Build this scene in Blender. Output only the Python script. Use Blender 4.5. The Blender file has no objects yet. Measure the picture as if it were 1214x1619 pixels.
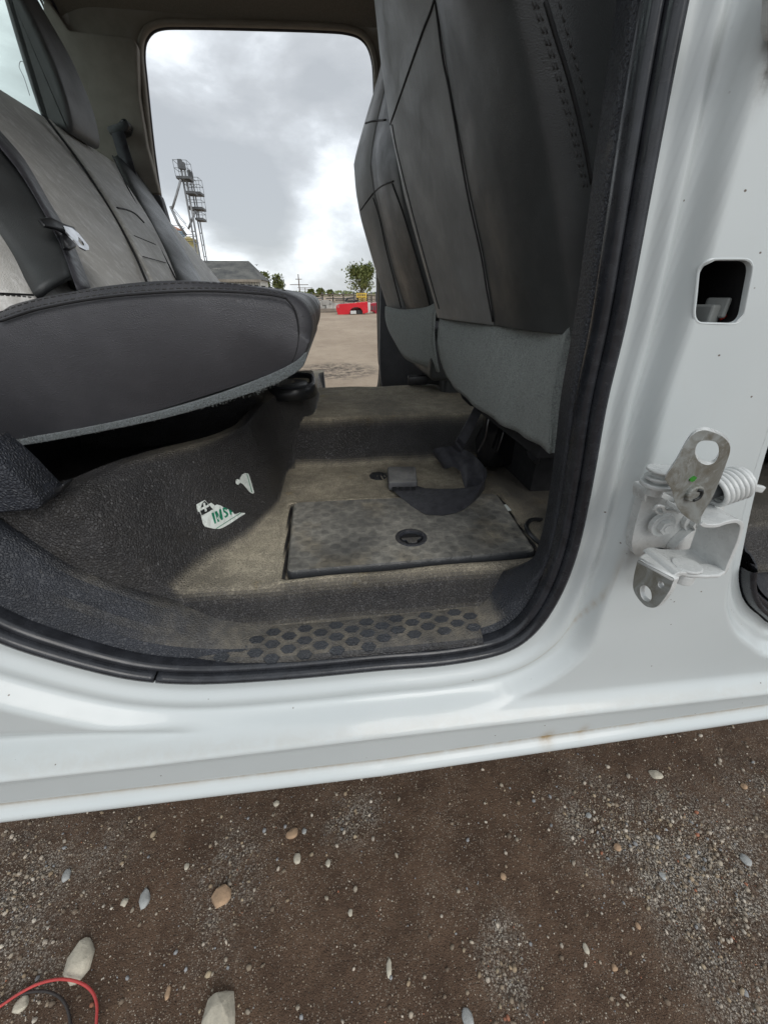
import bpy, bmesh, math, random
import numpy as np
from mathutils import Vector, noise
random.seed(7); rng = np.random.default_rng(7)
S = bpy.context.scene; COL = S.collection
R = math.radians

# ------------------------------------------------------------------ view geometry (pixel of the photo -> point in the place)
F, CX, CY = 607., 607., 809.5
PT, YA = R(29.5), R(7)
CAM = np.array((0, 0, 1.2))
def ray(u, v):
    a = (u-CX)/F; b = (CY-v)/F
    y = math.cos(PT)+b*math.sin(PT); z = -math.sin(PT)+b*math.cos(PT)
    return np.array((a*math.cos(YA)+y*math.sin(YA), -a*math.sin(YA)+y*math.cos(YA), z))
def py(u, v, Y): r = ray(u, v); return CAM+r*(Y/r[1])
def pz(u, v, Z): r = ray(u, v); return CAM+r*((Z-1.2)/r[2])
def px(u, v, X): r = ray(u, v); return CAM+r*(X/r[0])

# ------------------------------------------------------------------ materials
def lin(c): return tuple(((x/255+.055)/1.055)**2.4 if x > 10 else x/255/12.92 for x in c)
class NT:
    def __init__(s, name):
        s.m = bpy.data.materials.new(name); s.m.use_nodes = True
        s.t = s.m.node_tree; s.b = s.t.nodes['Principled BSDF']; s.out = s.t.nodes['Material Output']
        s.co = s.n('ShaderNodeTexCoord').outputs['Object']
    def n(s, k, **kw):
        o = s.t.nodes.new(k)
        for a, b in kw.items(): setattr(o, a, b)
        return o
    def l(s, a, b): s.t.links.new(a, b)
    def noise(s, sc, det=3, rough=.55, co=None, dist=0):
        o = s.n('ShaderNodeTexNoise'); o.inputs['Scale'].default_value = sc; o.inputs['Detail'].default_value = det
        o.inputs['Roughness'].default_value = rough; o.inputs['Distortion'].default_value = dist; s.l(co or s.co, o.inputs['Vector']); return o.outputs['Fac']
    def voro(s, sc, feat='F1', co=None, out='Distance', rnd=1):
        o = s.n('ShaderNodeTexVoronoi', feature=feat); o.inputs['Scale'].default_value = sc; o.inputs['Randomness'].default_value = rnd
        s.l(co or s.co, o.inputs['Vector']); return o.outputs[out]
    def ramp(s, f, a, b, lo=0., hi=1.):
        o = s.n('ShaderNodeMapRange'); o.interpolation_type = 'SMOOTHSTEP'
        for i, x in zip((1, 2, 3, 4), (a, b, lo, hi)): o.inputs[i].default_value = x
        s.l(f, o.inputs[0]); return o.outputs[0]
    def math(s, op, a, b=None):
        o = s.n('ShaderNodeMath', operation=op)
        for i, x in enumerate((a, b)):
            if x is None: continue
            if isinstance(x, (int, float)): o.inputs[i].default_value = x
            else: s.l(x, o.inputs[i])
        return o.outputs[0]
    def mix(s, f, a, b):
        o = s.n('ShaderNodeMix', data_type='RGBA')
        if isinstance(f, (int, float)): o.inputs[0].default_value = f
        else: s.l(f, o.inputs[0])
        for i, x in ((6, a), (7, b)):
            if isinstance(x, tuple): o.inputs[i].default_value = (*x[:3], 1)
            else: s.l(x, o.inputs[i])
        return o.outputs[2]
    def scale(s, v, co=None):
        o = s.n('ShaderNodeMapping'); o.inputs['Scale'].default_value = v; s.l(co or s.co, o.inputs['Vector']); return o.outputs[0]
    def xyz(s, co=None):
        o = s.n('ShaderNodeSeparateXYZ'); s.l(co or s.co, o.inputs[0]); return o.outputs
    def nz(s):
        g = s.n('ShaderNodeNewGeometry'); o = s.n('ShaderNodeSeparateXYZ'); s.l(g.outputs['True Normal'], o.inputs[0]); return o.outputs[2]
    def col(s, c):
        if isinstance(c, tuple): s.b.inputs['Base Color'].default_value = (*c[:3], 1)
        else: s.l(c, s.b.inputs['Base Color'])
    def set(s, **k):
        for a, v in k.items():
            i = s.b.inputs[a.replace('_', ' ')]
            if isinstance(v, (int, float)): i.default_value = v
            else: s.l(v, i)
        return s
    def bump(s, h, st, dist=.001, prev=None):
        o = s.n('ShaderNodeBump'); o.inputs['Strength'].default_value = st; o.inputs['Distance'].default_value = dist
        s.l(h, o.inputs['Height'])
        if prev: s.l(prev, o.inputs['Normal'])
        s.l(o.outputs[0], s.b.inputs['Normal']); return o.outputs[0]

def m_leather(name, c, c2, rough=.42, gr=420, streak=0., fine=1.):
    t = NT(name)
    a = t.ramp(t.noise(9, 4), .35, .7)
    st = t.ramp(t.noise(60, 4, .7, co=t.scale((1.2, 1.2, .22))), .45, .75)
    base = t.mix(a, c, c2)
    if streak: base = t.mix(t.math('MULTIPLY', st, streak), base, tuple(min(1, x*2.3) for x in c2))
    dust = t.ramp(t.noise(260, 2), .68, .8, 0, .12)
    t.col(t.mix(dust, base, (.3, .29, .27)))
    t.set(Roughness=t.ramp(t.noise(14, 4), .3, .7, rough-.06, rough+.12))
    p = t.bump(t.noise(7, 3, .5), .25, .02)
    p = t.bump(t.voro(gr, 'DISTANCE_TO_EDGE', co=None), .6*fine, .0016, p)
    t.bump(t.noise(gr*1.6, 3, .6), .35*fine, .001, p)
    return t.m
def m_plain(name, c, rough=.5, metal=0., nz=.15, sc=30, bump=.0, bsc=300, coat=0., bd=.001):
    t = NT(name)
    t.col(t.mix(t.ramp(t.noise(sc, 5, .6), .3, .75), tuple(x*(1-nz) for x in c), tuple(min(1, x*(1+nz)) for x in c)))
    t.set(Roughness=t.ramp(t.noise(sc*1.7, 4), .3, .7, max(.02, rough-.08), rough+.08), Metallic=metal, Coat_Weight=coat)
    if bump: t.bump(t.noise(bsc, 4, .6), bump, bd)
    return t.m
def m_dusty(name, c, dust, amount=.6, gr=260, grain=.7, rough=.55, dlo=.35, dhi=.8, zdep=True):
    """moulded rubber / plastic with a pebbled grain and dried dust lying on its upward faces"""
    t = NT(name)
    up = t.ramp(t.nz(), dlo, dhi) if zdep else 1.0
    n1 = t.ramp(t.noise(7, 5, .62), .28, .66, .25, 1); n2 = t.ramp(t.noise(45, 5, .7), .3, .7, .45, 1)
    vg = t.voro(gr*1.15, 'DISTANCE_TO_EDGE', co=t.scale((1, 1.25, 1))); cr = t.ramp(vg, .05, .25, 1., .70)
    f = t.math('MULTIPLY', t.math('MULTIPLY', n1, n2), cr)
    f = t.math('MULTIPLY', f, up); f = t.math('MULTIPLY', f, amount)
    sm = t.ramp(t.noise(11, 5, .7, dist=1.5), .6, .75, 0, .25*amount)
    f = t.math('MAXIMUM', f, sm)
    base = t.mix(t.ramp(t.noise(22, 4), .3, .7), tuple(x*.8 for x in c), tuple(x*1.25 for x in c))
    dd = t.mix(t.ramp(t.noise(18, 4), .35, .7), tuple(x*.8 for x in dust), dust)
    t.col(t.mix(f, base, dd))
    t.set(Roughness=t.ramp(f, 0, .6, rough, .9))
    vg2 = t.voro(gr*.78, 'DISTANCE_TO_EDGE', co=t.scale((1, 1.25, 1))); p = t.bump(t.math('ADD', t.ramp(vg2, 0, .30), t.math('MULTIPLY', t.noise(gr*1.1, 4, .7), .9)), min(1, grain*1.6), .0015)
    t.bump(t.noise(30, 3), .2, .004, p)
    return t.m

M = {}
M['leather'] = m_leather('bench_leather', (.050, .050, .056), (.070, .070, .077), .38)
M['faded'] = m_leather('faded_seat_vinyl', (.40, .39, .365), (.50, .49, .46), .5, 380, .35)
M['faded2'] = m_leather('seat_back_vinyl', (.185, .186, .184), (.235, .236, .234), .42, 380, .10, .6)
M['dleather'] = m_leather('dark_leather', (.042, .045, .046), (.054, .058, .059), .38, 480, fine=.5)
M['hleather'] = m_leather('headrest_leather', (.06, .062, .062), (.085, .087, .087), .42, 380)
def m_carpet(name, c):
    t = NT(name)
    n = t.noise(420, 4, .75); n2 = t.noise(60, 5, .7); v = t.noise(150, 3, .8, co=t.scale((1, 1, .45)))
    a = t.mix(t.ramp(n, .3, .7), tuple(x*.45 for x in c), tuple(x*1.5 for x in c))
    t.col(t.mix(t.ramp(n2, .35, .7, 0, .45), a, tuple(x*1.25 for x in c)))
    t.set(Roughness=.97, Sheen_Weight=.3)
    p = t.bump(n, 1, .004); t.bump(v, .7, .006, p)
    return t.m
M['carpet'] = m_carpet('grey_felt', (.30, .33, .315))
M['carpetb'] = m_carpet('blue_grey_felt', (.13, .15, .155))
M['void'] = m_plain('void_black', (.006, .006, .007), .95, bump=.6, bsc=200)  # near-black colour standing in for the shade inside holes and gaps
M['trimb'] = m_plain('tb', (.02,.02,.02)) if False else None
M['rubber'] = m_plain('seal_rubber', (.024, .026, .031), .24, nz=.3, sc=40, bump=.12, bsc=60)
M['black'] = m_plain('black_plastic', (.016, .017, .019), .35, nz=.2, bump=.15)
M['gloss'] = m_plain('gloss_black_paint', (.008, .008, .009), .12, nz=.2)
M['line'] = m_plain('seam_thread', (.008, .008, .009), .7)
M['stitch'] = m_plain('stitch_thread', (.055, .055, .055), .8)
M['trim'] = m_dusty('jamb_trim_plastic', (.022, .025, .033), (.2, .17, .13), .3, 300, .5, .42, .5, .9)
M['sill'] = m_dusty('sill_trim_plastic', (.024, .027, .034), (.40, .35, .26), .55, 330, .40, .40, .55, .97)
M['hex'] = m_dusty('hex_pad', (.026, .030, .037), (.36, .32, .25), .05, 420, .35, .36, .3, .9)
M['headliner'] = m_plain('headliner_cloth', (.24, .22, .185), .95, nz=.12, sc=300, bump=.5, bsc=700)
M['pillar'] = m_plain('pillar_plastic', (.25, .23, .195), .7, nz=.1, sc=20, bump=.2, bsc=500)
M['pillard'] = m_plain('dark_pillar_plastic', (.075, .077, .085), .6, nz=.12, sc=20, bump=.2, bsc=500)
M['edge'] = m_plain('opening_welt', (.03, .03, .036), .5)
def m_web():
    t = NT('belt_webbing')
    w = t.n('ShaderNodeTexWave'); w.inputs['Scale'].default_value = 260; w.bands_direction = 'Y'; t.l(t.co, w.inputs[0])
    t.col(t.mix(t.ramp(t.noise(40, 4), .3, .7), (.022, .022, .027), (.05, .05, .058))); t.set(Roughness=.55)
    t.bump(t.math('ADD', w.outputs['Fac'], t.noise(500, 2)), .3, .0008); return t.m
M['web'] = m_web(); M['webd'] = m_plain('dark_belt_webbing', (.046, .046, .053), .42, nz=.3, sc=60, bump=.3, bsc=500)
M['chrome'] = m_plain('latch_metal', (.75, .76, .78), .22, 1., nz=.08)
def m_floor():
    t = NT('rubber_floor')
    x, y, z = t.xyz()
    geo = t.n('ShaderNodeNewGeometry'); wp = t.xyz(geo.outputs['Position'])
    up = t.ramp(t.nz(), .40, .90)
    at = t.n('ShaderNodeAttribute', attribute_name='dust').outputs['Fac']
    n1 = t.ramp(t.noise(5, 5, .6), .3, .65, .55, 1); n2 = t.ramp(t.noise(38, 6, .7), .3, .68, .66, 1)
    vg = t.voro(235, 'DISTANCE_TO_EDGE', co=t.scale((1, 1.25, 1))); cr = t.ramp(vg, .05, .25, 1., .62)
    f = t.math('MULTIPLY', t.math('MULTIPLY', n1, n2), cr)
    f = t.math('MULTIPLY', f, t.math('MAXIMUM', t.math('MULTIPLY', up, at), .05))
    sc = t.ramp(t.noise(90, 5, .8, co=t.scale((1, .3, 1)), dist=2), .66, .74, 0, .16)
    f = t.math('MAXIMUM', f, sc)
    yel = t.ramp(t.noise(13, 4, .7), .6, .72, 0, .8)
    dd = t.mix(yel, (.56, .495, .37), (.62, .50, .29))
    base = t.mix(t.ramp(t.noise(22, 4), .3, .7), (.017, .017, .020), (.028, .028, .032))
    c = t.mix(f, base, dd)
    t.col(c); t.set(Roughness=t.ramp(f, 0, .5, .36, .9))
    vg2 = t.voro(235, 'DISTANCE_TO_EDGE', co=t.scale((1, 1.25, 1))); p = t.bump(t.math('ADD', t.ramp(vg2, 0, .28), t.math('MULTIPLY', t.noise(330, 4, .7), .9)), .85, .0017)
    t.bump(t.noise(26, 4), .3, .004, p)
    return t.m
M['floor'] = m_floor()
def m_lid():
    t = NT('lid_rubber')
    co = t.scale((1, .72, 1))
    X_, Y_, Z_ = t.xyz()
    def cell(ox):
        a_ = t.math('SUBTRACT', t.math('FRACT', t.math('ADD', t.math('MULTIPLY', X_, 1/.036), 10+ox)), .5); b_ = t.math('SUBTRACT', t.math('FRACT', t.math('ADD', t.math('MULTIPLY', Y_, 1/.034), 100+ox)), .5)
        a_ = t.math('MULTIPLY', a_, 1.0); return t.math('SQRT', t.math('ADD', t.math('MULTIPLY', a_, a_), t.math('MULTIPLY', b_, b_)))
    v = t.math('SUBTRACT', .5, t.math('MINIMUM', cell(0), cell(.5)))
    v = t.math('ADD', v, t.math('MULTIPLY', t.noise(70, 3), .06))
    n1 = t.ramp(t.noise(8, 5, .6), .3, .65, .35, 1); n2 = t.ramp(t.noise(60, 5, .7), .3, .7, .5, 1)
    fine = t.voro(420)
    up = t.ramp(t.nz(), .4, .9)
    f = t.math('MULTIPLY', t.math('MULTIPLY', n1, n2), t.ramp(v, .25, .33, 1.0, .80))
    f = t.math('MULTIPLY', t.math('MULTIPLY', f, up), .80)
    t.col(t.mix(f, (.034, .036, .039), t.mix(t.ramp(t.noise(9, 4), .5, .7), (.40, .38, .325), (.46, .40, .29))))
    t.set(Roughness=t.ramp(f, 0, .6, .42, .9))
    p = t.bump(t.ramp(v, .25, .31), .35, .002)
    t.bump(fine, .4, .001, p); return t.m
M['lid'] = m_lid()
def m_paint():
    t = NT('white_body_paint')
    geo = t.n('ShaderNodeNewGeometry')
    dirt = t.n('ShaderNodeAttribute', attribute_name='dirt')
    wh = t.mix(t.ramp(t.noise(3, 3), .3, .7), (.535, .578, .582), (.57, .608, .608))
    grime = t.ramp(t.noise(34, 7, .8, dist=.5), .52, .80, 0, .09)
    c = t.mix(grime, wh, (.42, .38, .31))
    dn = t.math('MULTIPLY', dirt.outputs['Fac'], t.ramp(t.noise(34, 6, .75, dist=.6), .25, .62, .15, 1))
    c = t.mix(dn, c, (.34, .25, .14))
    bl = t.n('ShaderNodeAttribute', attribute_name='soot')
    c = t.mix(t.math('MULTIPLY', bl.outputs['Fac'], t.ramp(t.noise(60, 6, .7), .2, .6, .3, 1)), c, (.045, .035, .022))
    ch = t.voro(34, co=t.scale((1, 1, 1.3))); cm = t.math('MULTIPLY', t.ramp(ch, .035, .055, 1, 0), t.ramp(t.noise(9, 2), .46, .52))
    c = t.mix(cm, c, (.10, .07, .05))
    t.col(c); t.set(Roughness=t.ramp(t.noise(20, 5), .3, .7, .30, .42), Coat_Weight=.45, Coat_Roughness=.10)
    t.bump(t.noise(420, 2), .04, .0006)
    return t.m
M['paint'] = m_paint()
M['wpaint'] = m_plain('white_hinge_paint', (.56, .575, .565), .3, nz=.07, sc=60, coat=.3, bump=.12, bsc=120)
def m_zinc():
    t = NT('worn_zinc'); n = t.noise(24, 6, .75, dist=1); e = t.noise(140, 5, .7)
    c = t.mix(t.ramp(n, .35, .65), (.19, .18, .145), (.34, .36, .35)); c = t.mix(t.ramp(e, .55, .75, 0, .5), c, (.52, .55, .55))
    t.col(c); t.set(Metallic=.55, Roughness=t.ramp(n, .3, .7, .38, .6)); t.bump(e, .25, .001); return t.m
M['zinc'] = m_zinc()
M['sticker'] = m_plain('sticker_vinyl', (.66, .70, .66), .5, nz=.04)
M['green'] = m_plain('sticker_green_ink', (.0, .19, .10), .5, nz=.1)
M['ink'] = m_plain('sticker_black_ink', (.012, .014, .014), .5, nz=.1)
M['galv'] = m_plain('weathered_steel', (.24, .25, .26), .6, .2, nz=.35, sc=.7)
M['galvd'] = m_plain('dark_steel', (.09, .095, .10), .6, .2, nz=.3, sc=1)
M['wood'] = m_plain('weathered_timber', (.27, .23, .19), .85, nz=.35, sc=.9)
M['woodd'] = m_plain('dark_timber', (.14, .11, .09), .85, nz=.35, sc=.9)
M['red'] = m_plain('red_vehicle_paint', (.60, .008, .022), .22, nz=.06, sc=1, coat=.6)
M['yellow'] = m_plain('yellow_paint', (.62, .42, .05), .5, nz=.15, sc=2)
M['rock'] = m_plain('pale_rock', (.50, .46, .37), .85, nz=.25, sc=25, bump=.8, bsc=60, bd=.004)
M['rockg'] = m_plain('grey_rock', (.36, .37, .36), .85, nz=.25, sc=25, bump=.8, bsc=60, bd=.004)
M['rocko'] = m_plain('orange_rock', (.40, .27, .17), .85, nz=.25, sc=25, bump=.8, bsc=60, bd=.004)
M['twig'] = m_plain('dry_straw', (.34, .25, .14), .8)
M['bark'] = m_plain('bark', (.13, .10, .08), .9, nz=.3, sc=3)
def m_leaf():
    t = NT('leaf'); a = t.n('ShaderNodeAttribute', attribute_name='tint').outputs['Fac']
    t.col(t.mix(a, (.085, .125, .035), (.26, .28, .10))); t.set(Roughness=.6); return t.m
M['leaf'] = m_leaf()

# ------------------------------------------------------------------ object helpers
WL = {}
def tag(o, label=None, cat=None, group=None, kind=None):
    for k, v in (('label', label), ('category', cat), ('group', group), ('kind', kind)):
        if v: o[k] = v
    return o
def empty(name, loc, label, cat, group=None):
    o = bpy.data.objects.new(name, None); COL.objects.link(o); o.location = loc; WL[o.name] = np.array(loc, float); o.empty_display_size = .05
    return tag(o, label, cat, group)
def link(name, me, mat, parent=None, smooth=True, loc=None):
    o = bpy.data.objects.new(name, me); COL.objects.link(o)
    mats = mat if isinstance(mat, (list, tuple)) else [mat]
    for m in mats: me.materials.append(m)
    if smooth: me.shade_smooth()
    base = WL[parent.name] if parent else (np.array(loc, float) if loc is not None else np.zeros(3))
    if np.any(base):
        co = np.empty(len(me.vertices)*3); me.vertices.foreach_get('co', co); co = co.reshape(-1, 3)-base
        me.vertices.foreach_set('co', co.ravel().astype(np.float32))
    if parent: o.parent = parent
    else: o.location = tuple(base)
    WL[o.name] = base; me.update()
    return o
def mk(name, V, Fc, mat, parent=None, smooth=True, mi=None, loc=None, recalc=True):
    me = bpy.data.meshes.new(name); me.from_pydata([tuple(map(float, v)) for v in V], [], [tuple(int(i) for i in f) for f in Fc])
    if mi is not None: me.polygons.foreach_set('material_index', mi)
    if recalc:
        b = bmesh.new(); b.from_mesh(me); bmesh.ops.recalc_face_normals(b, faces=b.faces); b.to_mesh(me); b.free()
    return link(name, me, mat, parent, smooth, loc)
def bev(o, w=.002, seg=2, ang=35):
    m = o.modifiers.new('b', 'BEVEL'); m.width = w; m.segments = seg; m.limit_method = 'ANGLE'; m.angle_limit = R(ang); return o
def sol(o, t, off=-1):
    m = o.modifiers.new('s', 'SOLIDIFY'); m.thickness = t; m.offset = off; return o
def sub(o, n=1):
    m = o.modifiers.new('ss', 'SUBSURF'); m.levels = n; m.render_levels = n; return o
def cat(P, n=6, closed=False):
    P = [np.asarray(p, float) for p in P]; k = len(P); out = []
    if k < 3 and not closed:
        return [P[0]+(P[-1]-P[0])*i/n for i in range(n+1)]
    for i in range(k if closed else k-1):
        if closed: a, b, c, d = P[(i-1) % k], P[i], P[(i+1) % k], P[(i+2) % k]
        else:
            b, c = P[i], P[i+1]; a = P[i-1] if i else 2*b-c; d = P[i+2] if i+2 < k else 2*c-b
        for j in range(n):
            t = j/n; out.append(.5*((2*b)+(c-a)*t+(2*a-5*b+4*c-d)*t*t+(3*b-a-3*c+d)*t**3))
    if not closed: out.append(P[-1])
    return out
def loft(rings, closed=True, caps=True):
    n = len(rings[0]); V = [p for r in rings for p in r]; Fc = []
    for i in range(len(rings)-1):
        for j in range(n if closed else n-1):
            a = i*n+j; b = i*n+(j+1) % n; Fc.append((a, b, b+n, a+n))
    if caps and closed: Fc.append(tuple(range(n))[::-1]); Fc.append(tuple((len(rings)-1)*n+j for j in range(n)))
    return V, Fc
class MB:
    """collects shapes that belong to ONE part"""
    def __init__(s): s.V = []; s.F = []; s.I = []
    def add(s, VF, mi=0):
        k = len(s.V); s.V += [np.asarray(v, float) for v in VF[0]]; s.F += [tuple(i+k for i in f) for f in VF[1]]; s.I += [mi]*len(VF[1]); return s
    def build(s, name, mat, parent=None, smooth=True, loc=None):
        return mk(name, s.V, s.F, mat, parent, smooth, s.I, loc)
def tube_g(path, r, res=8, closed=False, caps=True):
    P = [np.asarray(p, float) for p in path]; n = len(P); rings = []; up = np.array((.13, .21, .97))
    for i, p in enumerate(P):
        t = (P[(i+1) % n]-P[i-1]) if closed else (P[min(i+1, n-1)]-P[max(i-1, 0)])
        t = t/(np.linalg.norm(t)+1e-9); a = np.cross(t, up)
        if np.linalg.norm(a) < .1: a = np.cross(t, (1, 0, 0))
        a /= np.linalg.norm(a); b = np.cross(t, a); up = b if False else up
        rr = r[i] if isinstance(r, (list, tuple)) else r
        rings.append([p+rr*(a*math.cos(q)+b*math.sin(q)) for q in (2*math.pi*k/res for k in range(res))])
    if closed: rings.append(rings[0])
    return loft(rings, True, caps and not closed)
def tube(name, path, r, mat, parent=None, res=8, closed=False, loc=None): return mk(name, *tube_g(path, r, res, closed), mat, parent, loc=loc)
def box_g(c, s, rz=0):
    c = np.asarray(c, float); V = []
    for z in (-1, 1):
        for x, y in ((-1, -1), (1, -1), (1, 1), (-1, 1)):
            a, b = x*s[0]/2, y*s[1]/2; V.append(c+np.array((a*math.cos(rz)-b*math.sin(rz), a*math.sin(rz)+b*math.cos(rz), z*s[2]/2)))
    return V, [(3, 2, 1, 0), (4, 5, 6, 7), (0, 1, 5, 4), (1, 2, 6, 5), (2, 3, 7, 6), (3, 0, 4, 7)]
def cyl_g(a, b, r, res=20, r2=None):
    a = np.asarray(a, float); b = np.asarray(b, float); return tube_g([a, b], [r, r if r2 is None else r2], res)
def fill_loops(loops):
    """triangulated flat region: outer loop and holes, 3-D points"""
    b = bmesh.new(); es = []
    for L in loops:
        vs = [b.verts.new(tuple(p)) for p in L]
        for i in range(len(vs)): es.append(b.edges.new((vs[i], vs[(i+1) % len(vs)])))
    bmesh.ops.triangle_fill(b, edges=es, use_beauty=True, use_dissolve=False)
    b.verts.index_update(); V = [np.array(v.co) for v in b.verts]; Fc = [tuple(v.index for v in f.verts) for f in b.faces]; b.free()
    return V, Fc
def plate_g(loops, th):
    """solid plate: outline with holes pushed along the vector th"""
    V, Fc = fill_loops(loops); n = len(V); th = np.asarray(th, float)
    V2 = V+[v+th for v in V]; F2 = [f for f in Fc]+[tuple(i+n for i in f[::-1]) for f in Fc]
    ed = {}
    for f in Fc:
        for i in range(3):
            e = (f[i], f[(i+1) % 3]); k = tuple(sorted(e)); ed.setdefault(k, []).append(e)
    for k, e in ed.items():
        if len(e) == 1: a, b = e[0]; F2.append((b, a, a+n, b+n))
    return V2, F2
def strip_g(L, Rr, h, nrm, n=10, nt=9, power=.6, back=True):
    """padded strip between two edge lines, bulging by h along nrm"""
    L = cat(L, n); Rr = cat(Rr, n); nrm = np.asarray(nrm, float); rings = []
    m = min(len(L), len(Rr))
    for i in range(m):
        e = 1.0; ring = []
        for j in range(nt):
            t = j/(nt-1); ring.append(L[i]*(1-t)+Rr[i]*t+nrm*h*(max(0, math.sin(math.pi*t))**power))
        rings.append(ring)
    return loft(rings, False, False)
def rprism_g(outline, y0, y1, r, low=1., steps=5, bulge=0.):
    """outline (x,z) pushed from y0 to y1 with rounded ends of radius r"""
    P = np.asarray(outline, float); n = len(P)
    T = np.roll(P, -1, 0)-np.roll(P, 1, 0); T /= np.linalg.norm(T, axis=1)[:, None]+1e-9
    N = np.stack((T[:, 1], -T[:, 0]), 1)
    A = .5*np.sum(P[:, 0]*np.roll(P[:, 1], -1)-np.roll(P[:, 0], -1)*P[:, 1])
    if A < 0: N = -N
    rings = []
    sg = 1 if y1 > y0 else -1
    wg = np.where(N[:, 1] < -.3, low, 1.)[:, None]
    def ring(ins, y): return [np.array((q[0], y, q[1])) for q in P-N*ins*wg]
    for i in range(steps+1):
        a = math.pi/2*i/steps; rings.append(ring(r*(1-math.sin(a)), y0+sg*r*(1-math.cos(a))))
    for k in range(1, 8): rings.append(ring(0, y0+sg*r+(y1-y0-2*sg*r)*k/8))
    for i in range(steps, -1, -1):
        a = math.pi/2*i/steps; rings.append(ring(r*(1-math.sin(a)), y1-sg*r*(1-math.cos(a))))
    return loft(rings)

def sstep(x, a, b):
    t = np.clip((x-a)/(b-a), 0, 1); return t*t*(3-2*t)
def dist_poly(X, Z, P, closed=True):
    """distance to a polyline, nearest point, (vectorised)"""
    P = np.asarray(P, float); Q = np.roll(P, -1, 0) if closed else P[1:]; A = P if closed else P[:-1]
    best = np.full(X.shape, 1e9); bx = np.zeros(X.shape); bz = np.zeros(X.shape); bi = np.zeros(X.shape, int)
    for i, (a, b) in enumerate(zip(A, Q)):
        d = b-a; L = d@d+1e-12; t = np.clip(((X-a[0])*d[0]+(Z-a[1])*d[1])/L, 0, 1); qx = a[0]+t*d[0]; qz = a[1]+t*d[1]
        D = (X-qx)**2+(Z-qz)**2; m = D < best; best[m] = D[m]; bx[m] = qx[m]; bz[m] = qz[m]; bi[m] = i
    return np.sqrt(best), bx, bz, bi
def inside(X, Z, P):
    P = np.asarray(P); r = np.zeros(X.shape, bool); n = len(P)
    for i in range(n):
        a, b = P[i], P[(i+1) % n]
        c = ((a[1] > Z) != (b[1] > Z)) & (X < (b[0]-a[0])*(Z-a[1])/(b[1]-a[1]+1e-12)+a[0]); r ^= c
    return r
def axis(parts):
    out = []
    for a, b, s in parts: out += list(np.arange(a, b, s))
    out.append(parts[-1][1]); return np.array(out)
def grid_sheet(xs, zs, holes, fun):
    """grid over (x,z) with clean-edged holes; fun(X,Z,sds)->(N,3) points"""
    X, Z = np.meshgrid(xs, zs); sh = X.shape; X = X.ravel().copy(); Z = Z.ravel().copy()
    deep = np.zeros(X.shape, bool)
    for H in holes:
        d, bx, bz, _ = dist_poly(X, Z, H); ins = inside(X, Z, H)
        cell = .0085; near = ins & (d < cell); X[near] = bx[near]; Z[near] = bz[near]; deep |= ins & ~near
    sds = []
    for H in holes:
        d = dist_poly(X, Z, H)[0]; sds.append(d)
    P = fun(X, Z, sds)
    idx = np.arange(len(X)).reshape(sh); a = idx[:-1, :-1].ravel(); b = idx[:-1, 1:].ravel(); c = idx[1:, 1:].ravel(); d = idx[1:, :-1].ravel()
    ok = ~(deep[a] | deep[b] | deep[c] | deep[d]); Fc = np.stack((a, b, c, d), 1)[ok]
    used = np.zeros(len(X), bool); used[Fc.ravel()] = True; mp = np.cumsum(used)-1
    return P[used], mp[Fc], used
def weld(o):
    b = bmesh.new(); b.from_mesh(o.data); bmesh.ops.remove_doubles(b, verts=b.verts, dist=.0008); bmesh.ops.dissolve_degenerate(b, dist=.0006, edges=b.edges); bmesh.ops.recalc_face_normals(b, faces=b.faces); b.to_mesh(o.data); b.free(); return o
def fast(name, V, Fc, mat, parent=None, smooth=True, attrs=None, loc=None):
    me = bpy.data.meshes.new(name); n = len(V); k = Fc.shape[1]; m = len(Fc)
    me.vertices.add(n); me.vertices.foreach_set('co', np.asarray(V, np.float32).ravel())
    me.loops.add(m*k); me.loops.foreach_set('vertex_index', Fc.ravel().astype(np.int32))
    me.polygons.add(m); me.polygons.foreach_set('loop_start', np.arange(0, m*k, k, dtype=np.int32))
    me.polygons.foreach_set('loop_total', np.full(m, k, np.int32)); me.update(calc_edges=True); me.validate()
    for an, av in (attrs or {}).items():
        if av.ndim == 1: A = me.attributes.new(an, 'FLOAT', 'POINT'); A.data.foreach_set('value', av.astype(np.float32))
        else: A = me.attributes.new(an, 'FLOAT_COLOR', 'POINT'); A.data.foreach_set('color', av.astype(np.float32).ravel())
    return link(name, me, mat, parent, smooth, loc)

# ================================================================== THE TRUCK
TRUCK = empty('pickup_truck', (0, 1.15, 0), 'white crew cab pickup truck with its rear door taken off and a dusty floor', 'pickup truck')

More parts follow.
